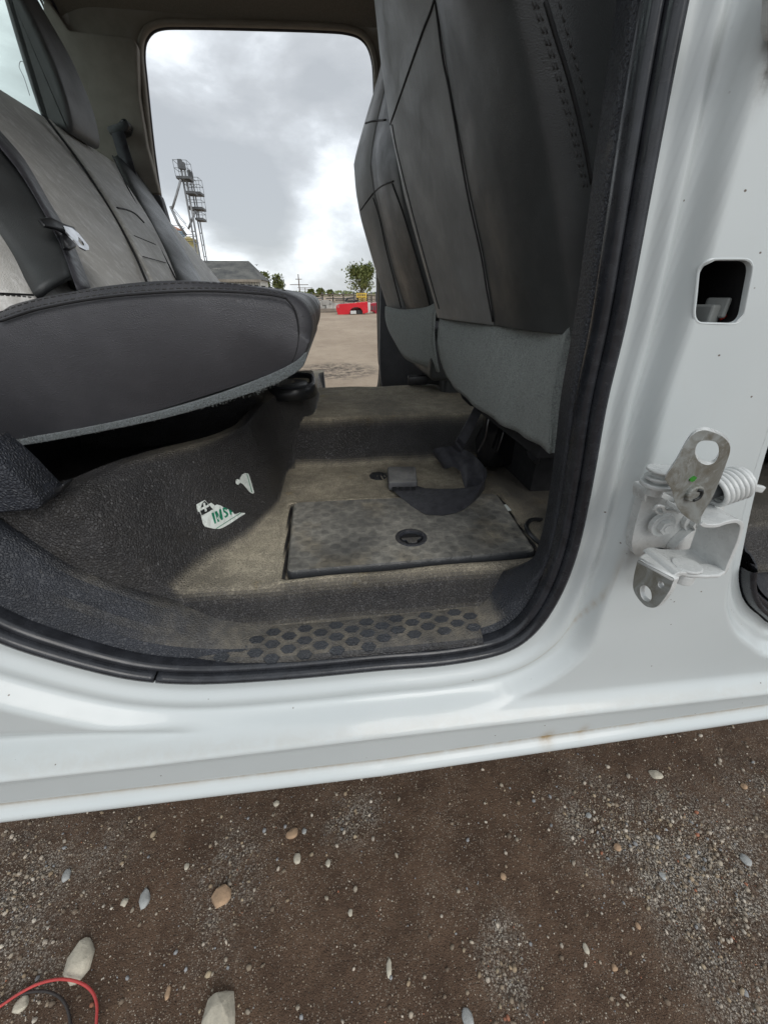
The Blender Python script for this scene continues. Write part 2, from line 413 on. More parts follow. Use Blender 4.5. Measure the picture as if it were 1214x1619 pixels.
# -- outlines of the door openings, (x, z)
RA = [py(u, v, .42)[[0, 2]] for u, v in [(1072, 0), (1025, 250), (980, 500), (950, 630), (930, 750), (907, 860), (878, 935), (840, 990), (790, 1022), (700, 1040), (598, 1048), (470, 1060), (332, 1068), (240, 1064), (166, 1050), (66, 1021), (0, 996)]]
RA = [np.array((.262, 1.62))]+RA+[np.array(p) for p in ((-.53, .92), (-.62, 1.1), (-.66, 1.35), (-.67, 1.7), (-.63, 1.93), (-.5, 1.98), (-.1, 1.995), (.15, 1.98), (.235, 1.93), (.255, 1.8))]
RAc = cat(RA, 7, True)
FA = [py(u, v, .42)[[0, 2]] for u, v in [(1214, 640), (1180, 760), (1160, 860), (1154, 905), (1163, 940), (1185, 962), (1214, 978)]]
FA = [np.array(p) for p in ((.50, 1.2), (.49, 1.5), (.50, 1.88), (.55, 1.93), (.85, 1.9), (1.3, 1.5), (1.62, 1.3), (1.66, 1.1), (1.6, .8), (1.5, .70), (1.2, .675), (.9, .672))][::-1][0:0]+FA+[np.array(p) for p in ((.88, .676), (1.1, .672), (1.4, .68), (1.58, .76), (1.66, 1.0), (1.6, 1.3), (1.25, 1.6), (.85, 1.9), (.58, 1.93), (.51, 1.86), (.50, 1.5), (.505, 1.25))]
FAc = cat(FA, 7, True)
PH = [py(u, v, .373)[[0, 2]] for u, v in [(1117, 420), (1125, 412), (1176, 412), (1185, 420), (1181, 440), (1168, 495), (1158, 508), (1145, 511), (1104, 508), (1097, 500), (1099, 485), (1112, 435)]]
def round_quad(q, r, n=5, ins=0):
    c = sum(q)/4; q = [c+(p-c)*(1-ins/np.linalg.norm(p-c)) for p in q]; out = []
    for i in range(4):
        p = q[i]; a = q[i-1]-p; b_ = q[(i+1) % 4]-p; a /= np.linalg.norm(a); b_ /= np.linalg.norm(b_)
        for k in range(n+1):
            t = k/n; P0 = p+a*r; P2 = p+b_*r; out.append(P0*(1-t)**2+2*p*t*(1-t)+P2*t*t)
    return out
PHc = round_quad([py(u, v, .373)[[0, 2]] for u, v in [(1114, 411), (1187, 411), (1166, 511), (1095, 509)]], .011, 7)

xb = np.array([-1.4, -.54, .042, .768, 1.7]); zb = np.array([.500, .489, .476, .494, .52])
def zbot(x): return np.interp(x, xb, zb)
def zridge(x): return np.interp(x, [-1.4, -.52, -.3, .047, .42, .77, 1.7], [.61, .603, .598, .596, .590, .583, .58])
def bodyY(X, Z, dR, dF, dP):
    zbo = zbot(X); zr = zridge(X)
    Y = np.full(X.shape, .372)
    # opening rebates, stepping inboard towards the seals
    k = 1+.80*sstep(Z, .70, .86)*(X > 0)
    for d in (dR*k,):
        w = 1-sstep(d, .014, .030)*.22-sstep(d, .046, .078)*.78; Y = Y+(.408-.372)*w
        Y -= .0040*np.exp(-((d-.036)/.009)**2)
    w = 1-sstep(dF, .010, .022)*.3-sstep(dF, .028, .050)*.7; Y = Y+(.405-.372)*w
    # pillar face swells slightly; soft vertical fold on the front half
    Y -= .006*np.exp(-((X-.43)/.05)**2)*sstep(Z, .75, .9)
    # sill: ridge, face and rolled lower lip
    s = 1-sstep(Z, zr-.004, zr+.030)
    Ys = .356+0*X
    t = (Z-zbo)
    Ys = Ys-.008*np.exp(-((Z-zr+.004)/.010)**2)
    Ys = Ys+.006*np.exp(-((t-.030)/.008)**2)-.010*np.exp(-((t-.010)/.013)**2)
    # shallow wedge-shaped fold that opens towards the rear
    wz = .004+.068*sstep(-X, .02, .62)
    Y = Y*(1-s)+Ys*s
    tt = np.clip((zr+wz+.012-Z)/(wz+.002), 0, 1); band = tt*tt*(3-2*tt)*(1-sstep(zr+.012-Z, -.010, .012))*sstep(-X, -.02, .55)
    Y = Y+.030*band
    # pinch hole lip
    return Y
xs = axis([(-1.4, -.62, .02), (-.62, .8, .0034), (.8, 1.8, .02)]); 
tz = axis([(0, .95, .0034), (.95, 1.62, .018)])
def bfun(X, Z, sd):
    return np.stack((X, bodyY(X, Z, *sd), Z), 1)
# rows follow the curved lower edge of the sill
Xg, Tg = np.meshgrid(xs, tz)
class _: pass
def body():
    X = Xg.ravel().copy(); T = Tg.ravel(); zb0 = zbot(X); Z = zb0*(1-np.clip(T/.95, 0, 1))+T+.488*np.clip(T/.95, 0, 1)
    deep = np.zeros(X.shape, bool)
    for H in (RAc, FAc, PHc):
        d, bx, bz, _i = dist_poly(X, Z, H); ins = inside(X, Z, H); near = ins & (d < .006)
        X[near] = bx[near]; Z[near] = bz[near]; deep |= ins & ~near
    dR, dF, dP = (dist_poly(X, Z, H)[0] for H in (RAc, FAc, PHc))
    Y = bodyY(X, Z, dR, dF, dP)
    # lower edge rolls under
    nrow = len(tz); ncol = len(xs)
    zr = zridge(X); t = Z-zbot(X)
    dirt = .60*np.exp(-((t-.032)/.005)**2)+.50*np.exp(-((dR-.040)/.0016)**2)*sstep(X, .1, .3)*(1-sstep(Z, .80, .95))
    dirt += .9*np.exp(-(((X-.335)/.012)**2+((t-.035)/.016)**2))+.7*np.exp(-(((X-.40)/.008)**2+((t-.04)/.014)**2))
    dirt += .16*np.exp(-((Z-zr-.004)/.008)**2)
    g = py(1206, 70, .37); soot = np.clip(1.3*np.exp(-(((X-g[0]-.014)/.007)**2+((Z-g[2]+.004)/.020)**2)), 0, 1)
    g = py(1000, 870, .37); soot += .30*np.exp(-(((X-g[0])/.008)**2+((Z-g[2])/.030)**2))
    g = py(995, 915, .37); soot += .22*np.exp(-(((X-g[0]-.008)/.02)**2+((Z-g[2])/.014)**2))
    P = np.stack((X, Y, Z), 1)
    idx = np.arange(len(X)).reshape(nrow, ncol)
    lo = P[idx[0]]; e1 = lo+np.array((0, .004, -.004)); e2 = lo+np.array((0, .03, -.006)); e3 = lo+np.array((0, .1, .01))
    k = len(P); P = np.concatenate((P, e1, e2, e3)); deep = np.concatenate((deep, np.zeros(3*ncol, bool)))
    dirt = np.concatenate((dirt, np.zeros(3*ncol))); soot = np.concatenate((soot, np.zeros(3*ncol)))
    rows = [k+2*ncol+np.arange(ncol), k+ncol+np.arange(ncol), k+np.arange(ncol)]+[idx[i] for i in range(nrow)]
    I = np.array(rows); a = I[:-1, :-1].ravel(); b = I[:-1, 1:].ravel(); c = I[1:, 1:].ravel(); d = I[1:, :-1].ravel()
    ok = ~(deep[a] | deep[b] | deep[c] | deep[d]); Fc = np.stack((a, b, c, d), 1)[ok]
    used = np.zeros(len(P), bool); used[Fc.ravel()] = True; mp = np.cumsum(used)-1
    o = fast('body_side', P[used], mp[Fc], M['paint'], TRUCK, True, {'dirt': dirt[used], 'soot': soot[used]})
    return o
BODY = weld(body()); tag(BODY, 'white painted body side with both door openings, pillar and sill')
# recess behind the hole in the pillar
pc = np.mean(PHc, 0)
b = MB(); PA = np.array(PHc); yy0 = bodyY(PA[:, 0], PA[:, 1], dist_poly(PA[:, 0], PA[:, 1], RAc)[0], dist_poly(PA[:, 0], PA[:, 1], FAc)[0], np.zeros(len(PA)))
ring0 = [np.array((p[0], y_+.0015, p[1])) for p, y_ in zip(PHc, yy0)]; ring1 = [np.array((pc[0]+(p[0]-pc[0])*1.5, .45, pc[1]+(p[1]-pc[1])*1.5)) for p in PHc]
b.add(loft([ring0, ring1], True, False)); b.add(fill_loops([ring1])); PW = b.build('pillar_wiring_hole', M['void'], TRUCK)
def rimr(f, dy): return [np.array((pc[0]+(p[0]-pc[0])*f, p[1]+dy, pc[1]+(p[2]-pc[1])*f)) for p in ring0]
mk('hole_lip', *loft([rimr(1.09, -.0004), rimr(1.06, -.0016), rimr(1.015, -.0018), rimr(.99, -.0004), rimr(.985, .004)], True, False), M['paint'], PW)
b = MB(); c0 = py(1122, 490, .392)
b.add(box_g(c0+(-.004, 0, -.004), (.020, .02, .018), .4)); b.add(box_g(c0+(.004, -.002, .002), (.007, .020, .018), .5))
o = bev(b.build('wiring_connector', m_plain('grey_connector', (.15, .16, .155), .5), PW, False), .002)
b = MB(); b.add(tube_g(cat([c0+(.014, 0, -.008), c0+(.024, 0, -.004), c0+(.034, .01, -.012)], 5), .0022)); b.build('red_wire', m_plain('red_wire', (.5, .03, .02), .4), PW)

# -- seals and trim swept round the openings
def sweep_open(C, prof, closed=True, i0=None, i1=None, wf=None):
    """prof: list of (inward offset, y) points; C is (x,z) loop"""
    C = np.asarray(C); n = len(C); T = np.roll(C, -1, 0)-np.roll(C, 1, 0); T /= np.linalg.norm(T, axis=1)[:, None]
    N = np.stack((T[:, 1], -T[:, 0]), 1)
    A = .5*np.sum(C[:, 0]*np.roll(C[:, 1], -1)-np.roll(C[:, 0], -1)*C[:, 1])
    if A > 0: N = -N          # inward
    rings = []
    rg = range(n) if i0 is None else range(i0, i1)
    for i in rg:
        w = wf(C[i], i) if wf else 1.
        rings.append([np.array((C[i][0]+N[i][0]*s*(w if s > .012 else 1), y, C[i][1]+N[i][1]*s*(w if s > .012 else 1))) for s, y in prof])
    if i0 is None: rings.append(rings[0])
    return rings
def circ(s0, y0, r, n=10, a0=0, a1=360): return [(s0+r*math.cos(R(a)), y0+r*math.sin(R(a))) for a in np.linspace(a0, a1, n, endpoint=(a1-a0) < 360)]
def resample(C, n):
    C = np.asarray(C); D = np.linalg.norm(np.roll(C, -1, 0)-C, axis=1); s = np.concatenate(([0], np.cumsum(D))); P = np.vstack((C, C[:1]))
    t = np.linspace(0, s[-1], n, endpoint=False); return np.stack((np.interp(t, s, P[:, 0]), np.interp(t, s, P[:, 1])), 1)
RAr = resample(RAc, 420)
RAr[:] = (np.roll(RAr, 2, 0)+np.roll(RAr, 1, 0)+RAr+np.roll(RAr, -1, 0)+np.roll(RAr, -2, 0))/5
FAr = resample(FAc, 420); FAr[:] = (np.roll(FAr, 1, 0)+FAr+np.roll(FAr, -1, 0))/3
def seal(C, par, cut=None):
    s = empty.__call__ if False else None
    b = MB()
    outer = [(-.002, .412), (-.001, .398), (.004, .392), (.010, .396), (.013, .404), (.015, .412), (.0135, .418)]
    b.add(loft(sweep_open(C, outer), False, False))
    r2 = [(.0135, .418), (.012, .412), (.017, .406), (.023, .407), (.026, .414), (.027, .424), (.026, .432), (.020, .436)]
    return b, r2
outer = [(.002, .422), (.003, .406), (.006, .400), (.011, .399), (.0145, .403), (.016, .410), (.016, .418)]
inner = [(.0145, .420), (.0155, .413), (.019, .409), (.0235, .411), (.026, .417), (.0265, .426), (.025, .434), (.020, .438)]
i_cut = int(np.argmin(np.abs(RAr[:, 0]+.284)+10*(RAr[:, 1] > 1)))
rr = sweep_open(RAr, outer); rr = rr[:-1]
def lerp_ring(a, c, t): return [p*(1-t)+q*t for p, q in zip(a, c)]
rr = [lerp_ring(rr[i_cut], rr[i_cut+1], .22)]+rr[i_cut+1:]+rr[:i_cut]+[lerp_ring(rr[i_cut-1], rr[i_cut], .95)]
V, Fc = loft(rr, False, False)
SEAL = mk('door_seal', V, Fc, M['rubber'], TRUCK); sol(SEAL, .0015, 0)
mk('seal_lip', *loft(sweep_open(RAr, inner), False, False), M['rubber'], SEAL)
def wtrim(p, i):   # the trim is broad along the sill and up the rear, narrow on the pillar
    return 1.0
def trimrings():
    out = []
    C = RAr; n = len(C); base = sweep_open(C, [(0, 0), (1, 0)])
    for i in range(n):
        c = C[i]; N = base[i][1]-base[i][0]
        wide = float(sstep(np.array(-c[0]), .10, .40))*(1-float(sstep(np.array(c[1]), 1.0, 1.3)))
        pil = float(sstep(np.array(c[1]), .72, .84))*(1 if c[0] > 0 else 0)
        flat = (1-pil)*(1-wide)
        def P(s, y): return np.array((c[0], y, c[1]))+np.array((N[0], 0, N[2]))*s
        s1 = .0265*pil+.044*flat+.060*wide; y1 = .438*pil+.462*flat+.455*wide
        s2 = .024*pil+.049*flat+.078*wide; y2 = .448*pil+.500*flat+.475*wide
        out.append([P(.021, .424), P(.024, .430), P(.6*s1+.010, .436), P(.85*s1+.003, y1-.010), P(s1, y1), P((s1+s2)/2+.001, (y1+y2)/2), P(s2, y2), P(s2+.002-.004*pil, y2+.02), P(s2-.012, y2+.03)])
    out.append(out[0]); return out
TRIM = mk('jamb_trim', *loft(trimrings(), False, False), M['sill'], TRUCK)
FRR = lambda rr: [r for r in rr if r[0][2] < .835]
mk('front_door_seal', *loft(FRR(sweep_open(FAr, [(a-.0, b-.012) for a, b in outer]+[(.02, .40), (.03, .42), (.036, .46), (.04, .52)])), False, False), M['rubber'], TRUCK)

# -- interior floor moulding: one height field
BL = np.array([(-.80, .30), (-.42, .40), (-.299, .470), (-.24, .571), (-.18, .666), (-.145, .792), (-.142, .97), (-.098, 1.04), (-.058, 1.10), (-.046, 1.25), (-.045, 1.5), (-.05, 1.9)])
BLc = np.array(cat([np.append(p, 0) for p in BL], 6))[:, :2]
lidc = [pz(u, v, .787)[:2] for u, v in [(463, 800), (453, 912), (848, 878), (785, 785)]]
def sd_left(X, Y):
    d, bx, by, bi = dist_poly(X, Y, BLc, False)
    sx = np.interp(Y, BLc[:, 1], BLc[:, 0]); sg = np.where(X < sx, 1., -1.)
    return d*sg
def hz(X, Y):
    X = np.asarray(X, float); Y = np.asarray(Y, float)
    d = sd_left(X, Y)
    wid = np.interp(Y, [.45, .6, .72, .82, 1.0, 1.15, 1.4], [.10, .105, .080, .050, .032, .026, .026])
    rise = sstep(d, -.012, 1)*0+sstep(d/wid, -.12, 1.0)
    ridge = np.interp(Y, [.42, .5, .62, .72, .85, 1.0, 1.06, 1.34, 1.40, 1.5], [.165, .185, .190, .186, .182, .190, .205, .205, .12, .10])
    tun = .125*sstep(Y, .985, 1.072)*(1-sstep(Y, 1.47, 1.55))
    z = .78+np.maximum(tun, ridge*rise)
    # smooth blend where wall and tunnel meet
    k = .03; a = tun; b = ridge*rise; h = np.clip(.5+.5*(a-b)/k, 0, 1); z = .78+b*(1-h)+a*h+k*h*(1-h)
    # behind the crest it falls to the storage floor
    back = sstep(d, wid*1.15+.012, wid*1.15+.05)*(1-sstep(Y, .98, 1.03)); z = z-back*.10
    # inner edge of the sill: floor rounds down to the jamb trim
    e = (1-sstep(Y, .462, .512)); zl = np.interp(X, [-.6, -.45, -.36, -.28, -.2, 1.2], [.80, .80, .745, .72, .722, .722])
    z = z*(1-e)+np.minimum(z, zl)*e
    # front kick-up by the pillar
    kk = sstep(X, .37, .43)*(1-sstep(Y, .56, .74))*.05; z = z+kk
    # pocket for the bin lid
    lp = dist_poly(X.ravel(), Y.ravel(), lidc)[0].reshape(X.shape); ins = inside(X, Y, np.asarray(lidc)); sdl = np.where(ins, -lp, lp)
    z = z-.012*(1-sstep(sdl, .002, .007))+.003*np.exp(-((sdl-.014)/.006)**2)
    z = z+.0012*np.sin(X*31+Y*17)+.0010*np.sin(Y*43-X*11)
    return z
fx = axis([(-1.0, -.5, .02), (-.5, .5, .0038), (.5, 1.5, .02)]); fy = axis([(.455, 1.12, .0038), (1.12, 2.0, .015)])
Xf, Yf = np.meshgrid(fx, fy); Zf = hz(Xf, Yf); d = sd_left(Xf, Yf)
dust = np.clip(1-sstep(d, -.03, .05), 0, 1)*1.15
dust = np.maximum(dust, .75*sstep(d, .045, .08)*(1-sstep(d, .105, .125))*sstep(Yf, .55, .8)); dust *= np.interp(Yf, [.46, .50, .53, .6, 2], [.55, .75, .85, 1., 1.])
dust = np.where(Yf > .99, 1.0*(Xf > -.12)+.3*(Xf <= -.12), dust)
dust *= 1-.75*sstep(Xf, .33, .42)*(Yf < 1.0)
dust *= 1-.7*np.exp(-(((Xf-py(600, 752, 1)[0]*0-pz(600, 752, .78)[0])/.022)**2+((Yf-pz(600, 752, .78)[1])/.022)**2))  # floor also darkened here for the buckle's painted shadow
I = np.arange(Xf.size).reshape(Xf.shape); Fc = np.stack((I[:-1, :-1].ravel(), I[:-1, 1:].ravel(), I[1:, 1:].ravel(), I[1:, :-1].ravel()), 1)
FLOOR = fast('floor_moulding', np.stack((Xf.ravel(), Yf.ravel(), Zf.ravel()), 1), Fc, M['floor'], TRUCK, True, {'dust': dust.ravel()})
def hit(u, v, off=.0):
    r = ray(u, v); t = .40/r[1]; P = CAM
    ts = np.linspace(.40/r[1], 1.9/r[1], 900); X = r[0]*ts; Y = r[1]*ts; Z = 1.2+r[2]*ts
    below = np.nonzero(Z < hz(X, Y)+off)[0]; t = ts[below[0]] if len(below) else ts[-1]
    return CAM+r*t
# underside so nothing shows through below the cab
b = MB(); b.add(box_g((.1, 1.2, .60), (2.6, 1.5, .08))); b.build('chassis', M['black'], TRUCK)

# -- lid of the under-floor bin
lq = [np.array((p[0], p[1])) for p in lidc]
def round_quad(q, r, n=5, ins=0):
    c = sum(q)/4; q = [c+(p-c)*(1-ins/np.linalg.norm(p-c)) for p in q]; out = []
    for i in range(4):
        p = q[i]; a = q[i-1]-p; b_ = q[(i+1) % 4]-p; a /= np.linalg.norm(a); b_ /= np.linalg.norm(b_)
        for k in range(n+1):
            t = k/n; P0 = p+a*r; P2 = p+b_*r; out.append(P0*(1-t)**2+2*p*t*(1-t)+P2*t*t)
    return out
LH = .789; lc = pz(650, 850, LH+.008)
def lidz(x, y): return LH+.008
rings = []
for ins, z in ((.002, LH-.022), (0, LH-.016), (0, LH), (.002, LH+.005), (.006, LH+.008)):
    rings.append([np.array((p[0], p[1], z)) for p in round_quad(lq, .016, 5, ins)])
V, Fc = loft(rings, True, False)
hole = [np.array((lc[0]+.030*math.cos(a), lc[1]+.030*math.sin(a), LH+.008)) for a in np.linspace(0, 2*math.pi, 28, endpoint=False)]
b = MB(); b.add((V, Fc)); b.add(fill_loops([rings[-1], hole]))
LID = b.build('bin_lid', M['lid'], TRUCK); tag(LID, 'dusty rectangular lid of the under-floor bin')
b = MB()
def ringz(r, z): return [np.array((lc[0]+r*math.cos(a), lc[1]+r*math.sin(a), LH+.008+z)) for a in np.linspace(0, 2*math.pi, 28, endpoint=False)]
b.add(loft([ringz(.0305, -.004), ringz(.030, .0015), ringz(.028, .0025), ringz(.0225, .0015), ringz(.021, -.004), ringz(.020, -.014), ringz(.001, -.015)], True, False))
LT = b.build('finger_latch', M['trim'], LID)
b = MB(); b.add(fill_loops([[np.array((lc[0]+.0205*math.cos(a), lc[1]+.0205*math.sin(a), LH+.0045)) for a in np.linspace(0, 2*math.pi, 24, endpoint=False)]])); b.build('latch_well', M['void'], LT)  # flat black disc painted as the shade down in the well
b = MB()
o_ = [(-.0205, .001), (.0205, .001), (.018, -.005), (.011, -.007), (.008, -.018), (-.008, -.018), (-.011, -.007), (-.018, -.005)]
b.add(plate_g([[np.array((lc[0]+x, lc[1]+y, LH+.0085)) for x, y in o_]], (0, 0, -.005))); bev(b.build('latch_handle', M['sill'], LT), .0012)

# -- scuff plate with hexagonal pads
def sz(y): return float(np.interp(y, [.402, .408, .415, .43, .445, .47, .50], [.692, .703, .712, .7195, .7245, .7295, .735]))
def on_sill(u, v):
    """point on the upper face of the sill trim"""
    r = ray(u, v); best = None
    for Y in np.linspace(.405, .50, 191):
        p = CAM+r*(Y/r[1]); zt = sz(Y)
        if p[2] <= zt: return np.array((p[0], p[1], zt))
    return CAM+r*(.5/r[1])
top = [(238, 985), (330, 988), (450, 984), (560, 974), (660, 964), (745, 956)]; bot = [(250, 1040), (330, 1047), (450, 1046), (560, 1038), (660, 1030), (765, 1018)]
tp = cat([on_sill(*q) for q in top], 8); bt = cat([on_sill(*q) for q in bot], 8)
rings = []
for a, c in zip(tp, bt):
    ln = []
    for k in range(10):
        t = k/9; p = a*(1-t)+c*t
        ln.append(np.array((p[0], p[1], sz(p[1])-.002*(t > .95)-.003*(t < .05))))
    rings.append(ln)
SC = mk('scuff_plate', *loft(rings, False, False), M['sill'], TRUCK); sol(SC, .004); tag(SC, 'dusty scuff plate with dark hexagonal pads')
b = MB()
hx0 = pz(331, 1020, .718)[0]; hx1 = pz(748, 985, .722)[0]
for r_i in range(6):
    y0_ = .4175+.0102*r_i
    for k in range(0, 12):
        x = hx0+.0500*k+(.0250 if r_i % 2 else 0); y = y0_+.0085*(x-hx0)/(hx1-hx0)
        if x > hx1 or y > .468 or y < .4235 and x < hx0+.07 or (r_i == 0 and x > hx0+.30): continue
        hx = []; w = .0122+.0006*random.random()
        for a in range(6):
            an = R(60*a); xx = x+w*math.cos(an); yy = y+.0066*math.sin(an); hx.append(np.array((xx, yy, sz(yy)+.0013)))
        b.add(plate_g([hx], (0, 0, -.0022)))
b.build('hex_pads', M['hex'], SC, False)

# -- ridge of moulded step at front of bench: cup holder
cb = MB()
cpo = [(425, 604), (445, 592), (468, 588), (492, 590), (497, 596), (494, 606), (470, 612), (435, 612)]
CZ = .995
cpp = cat([pz(u, v+1, CZ) for u, v in cpo], 4, True); cc = sum(cpp)/len(cpp)
rim = [cc+(p-cc)*.82 for p in cpp]
zf_ = float(np.mean([hz(np.array([p[0]]), np.array([p[1]]))[0] for p in cpp])); zf_ = .984
def rr_(f, z): return [np.array((cc[0]+(p[0]-cc[0])*f, cc[1]+(p[1]-cc[1])*f, z)) for p in cpp]
cb.add(loft([rr_(1.08, zf_-.02), rr_(1.04, zf_+.006), rr_(1.0, zf_+.010), rr_(.88, zf_+.010), rr_(.84, zf_+.006), rr_(.80, zf_-.004), rr_(.55, zf_+.0015), rr_(.1, zf_+.001)], True, True)); CH = cb.build('cup_holder', M['black'], TRUCK)
tube('cup_holder_rim', rr_(.94, zf_+.0105), .0030, M['trim'], CH, 8, True)

# -- stickers on the wall of the moulding
def decal(name, px_, mat, par, off=.0012, cuts=2):
    V, Fc = fill_loops([[np.array((u, v, 0)) for u, v in px_]])
    b = bmesh.new(); vs = [b.verts.new(tuple(v)) for v in V]; [b.faces.new([vs[i] for i in f]) for f in Fc]
    for _i in range(cuts): bmesh.ops.subdivide_edges(b, edges=[e for e in b.edges if e.calc_length() > 5], cuts=1, use_grid_fill=False); bmesh.ops.triangulate(b, faces=b.faces)
    for v in b.verts:
        p = hit(v.co.x, v.co.y); r = CAM-p; r /= np.linalg.norm(r); q = p+r*off+np.array((off*.4, 0, off*.4)); v.co = Vector(tuple(q))
    me = bpy.data.meshes.new(name); b.to_mesh(me); b.free(); return link(name, me, mat, par, False)
def sp(x, y): return (290+x/8.67, 730+y/8.67)
ST = decal('torn_sticker', [sp(*q) for q in [(175, 590), (235, 555), (290, 530), (340, 585), (378, 565), (430, 605), (455, 590), (510, 605), (545, 630), (600, 650), (650, 672), (672, 690), (690, 718), (725, 718), (765, 700), (845, 708), (835, 722), (760, 768), (640, 850), (545, 905), (490, 925), (410, 922), (290, 895), (262, 850), (242, 770), (235, 725), (215, 690), (195, 690), (178, 640)]], M['sticker'], TRUCK, .0015)
tag(ST, 'torn white sticker with green lettering and a white cross')
decal('sticker_panel', [sp(*q) for q in [(245, 742), (228, 690), (233, 640), (250, 570), (288, 540), (402, 662)]], M['ink'], ST, .0022)
decal('cross', [sp(*q) for q in [(262, 575), (290, 568), (295, 610), (335, 592), (345, 620), (305, 645), (315, 685), (290, 695), (278, 655), (245, 668), (236, 640), (270, 625)]], M['sticker'], ST, .0029)
decal('letter', [sp(*q) for q in [(380, 712), (410, 700), (446, 848), (424, 860)]], M['green'], ST, .0022)
decal('letter', [sp(*q) for q in [(424, 692), (452, 680), (498, 765), (482, 662), (508, 650), (540, 795), (515, 808), (466, 728), (490, 825), (466, 836)]], M['green'], ST, .0022)
decal('letter', [sp(*q) for q in [(532, 640), (560, 630), (598, 650), (590, 668), (562, 655), (556, 672), (600, 700), (612, 728), (600, 758), (568, 776), (556, 752), (582, 742), (588, 725), (545, 694), (536, 668)]], M['green'], ST, .0022)
decal('letter', [sp(*q) for q in [(612, 655), (640, 668), (672, 692), (650, 700), (660, 728), (640, 735)]], M['green'], ST, .0022)
decal('rule', [sp(*q) for q in [(440, 920), (780, 704), (790, 706), (450, 923)]], M['green'], ST, .0022)
S2 = decal('torn_sticker', [sp(*q) for q in [(712, 270), (722, 248), (745, 240), (765, 255), (775, 225), (800, 180), (840, 158), (885, 165), (905, 210), (968, 425), (955, 440), (925, 435), (895, 410), (850, 355), (805, 305), (775, 292), (755, 315), (735, 318), (715, 300)]], M['sticker'], TRUCK, .0015)
tag(S2, 'small torn white sticker corner')
decal('rule', [sp(*q) for q in [(862, 168), (870, 168), (938, 422), (930, 424)]], M['green'], S2, .0022)
decal('buckle_shadow', [(583, 752), (588, 747), (598, 746), (610, 748), (612, 754), (606, 759), (594, 759), (586, 757)], M['black'], FLOOR, .0008)  # painted cast shadow of the belt buckle, a dark patch on the floor

# -- rear bench
BENCH = empty('rear_bench', (0, 0, 0), None, None); BENCH.parent = TRUCK; BENCH.location = -Vector(tuple(WL[TRUCK.name])); WL[BENCH.name] = np.zeros(3)
def xz(pts, Y): return [py(u, v, Y)[[0, 2]] for u, v in pts]
CY0 = .60
cush = xz([(498, 530), (497, 500), (482, 476), (460, 463), (420, 454), (370, 447), (300, 443), (235, 445), (170, 452), (100, 463), (30, 478)], CY0+.012)
cush += [np.array(p) for p in ((-.47, 1.17), (-.60, 1.15), (-.66, 1.08), (-.62, 1.0))]
cush += xz([(0, 697), (60, 690), (160, 672), (260, 646), (350, 618), (430, 592), (462, 580), (486, 562)], CY0+.012)
c2 = cat([np.append(p, 0) for p in cush], 5, True); c2 = [p[:2] for p in c2]
c2 = [p+np.array((-.004 if p[0] > -.3 else 0, 0)) for p in c2]
b = MB(); b.add(rprism_g(c2, CY0-.012, 1.14, .026, .12)); CUS = b.build('seat_cushion', M['leather'], BENCH); tag(CUS, 'near dark leather seat cushion')
c3 = [p*1.0+np.array((-.012, .0)) for p in c2]
b = MB(); b.add(rprism_g(c3, 1.155, 1.74, .026, .12)); CUS2 = b.build('seat_cushion', M['leather'], BENCH); tag(CUS2, 'far dark leather seat cushion')
# felt under the cushions
def felt(Y0, Y1, dx):
    up = [(0, 692), (60, 685), (160, 666), (260, 642), (350, 614), (430, 582), (468, 562), (484, 548)]
    lo = [(0, 706), (60, 700), (160, 682), (260, 661), (350, 636), (420, 613), (456, 596), (480, 578)]
    A = [py(u, v+3+u*.012, CY0-.014) for u, v in up]; B = [py(u, v, CY0-.014) for u, v in lo]
    P = [(-.60, 1.02)]+[tuple(p[[0, 2]]) for p in B]+[tuple(p[[0, 2]]) for p in A[::-1]]+[(-.6, 1.05)]
    P = [np.array((p[0]+dx, p[1])) for p in P]; P = cat([np.append(p, 0) for p in P], 3, True); P = [p[:2] for p in P]
    return plate_g([[np.array((p[0], Y0, p[1])) for p in P]], (0, Y1-Y0, 0))
F1 = bev(mk('felt_skirt', *felt(CY0-.0165, 1.13, 0.0), M['carpetb'], CUS), .005, 3, 50)
F2 = mk('felt_skirt', *felt(1.16, 1.73, -.018), M['carpetb'], CUS2)
# fuzzy torn fibres on the lower edge
b = MB()
for k in range(420):
    u = random.uniform(0, 455); lo = np.interp(u, [0, 60, 160, 260, 350, 420, 452], [706, 700, 683, 662, 640, 620, 600]); upv = lo-12
    v = random.uniform(upv, lo-2); p = py(u, v, CY0-.0165); L = random.uniform(.001, .0035)
    dr = np.array((random.gauss(0, 1), -abs(random.gauss(0, .6)), random.gauss(-.7, .8))); dr /= np.linalg.norm(dr); m_ = p+dr*L*.5+np.array((random.gauss(0, .001), 0, random.gauss(0, .001)))
    b.add(tube_g([p, m_, p+dr*L+np.array((random.gauss(0, .001), 0, -.001))], .00016, 3))
b.build('felt_fibres', M['carpet'], F1)
# seams and stitches on the near cushion
def on_cush(u, v, off=.0145):
    """point just proud of the near face of the cushion"""
    return py(u, v, CY0-off)
def stitchline(b, path, L=.005, gap=.0035, r=.0007, w=None):
    P = np.asarray(path); D = np.concatenate(([0], np.cumsum(np.linalg.norm(np.diff(P, axis=0), axis=1)))); s = 0
    f = lambda t: np.array([np.interp(t, D, P[:, k]) for k in range(3)])
    while s+L < D[-1]: b.add(tube_g([f(s), f(s+L/2)+(w if w is not None else 0), f(s+L)], r, 4)); s += L+gap
sl = cat([on_cush(u, v) for u, v in [(0, 508), (60, 489), (150, 472), (240, 463), (330, 460), (420, 465), (452, 471)]], 10)
sl2 = cat([on_cush(u, v, .0135) for u, v in [(0, 500), (60, 481), (150, 465), (240, 456), (330, 453), (420, 459), (455, 466)]], 10)
tube('seam', sl, .0014, M['line'], CUS, 6)
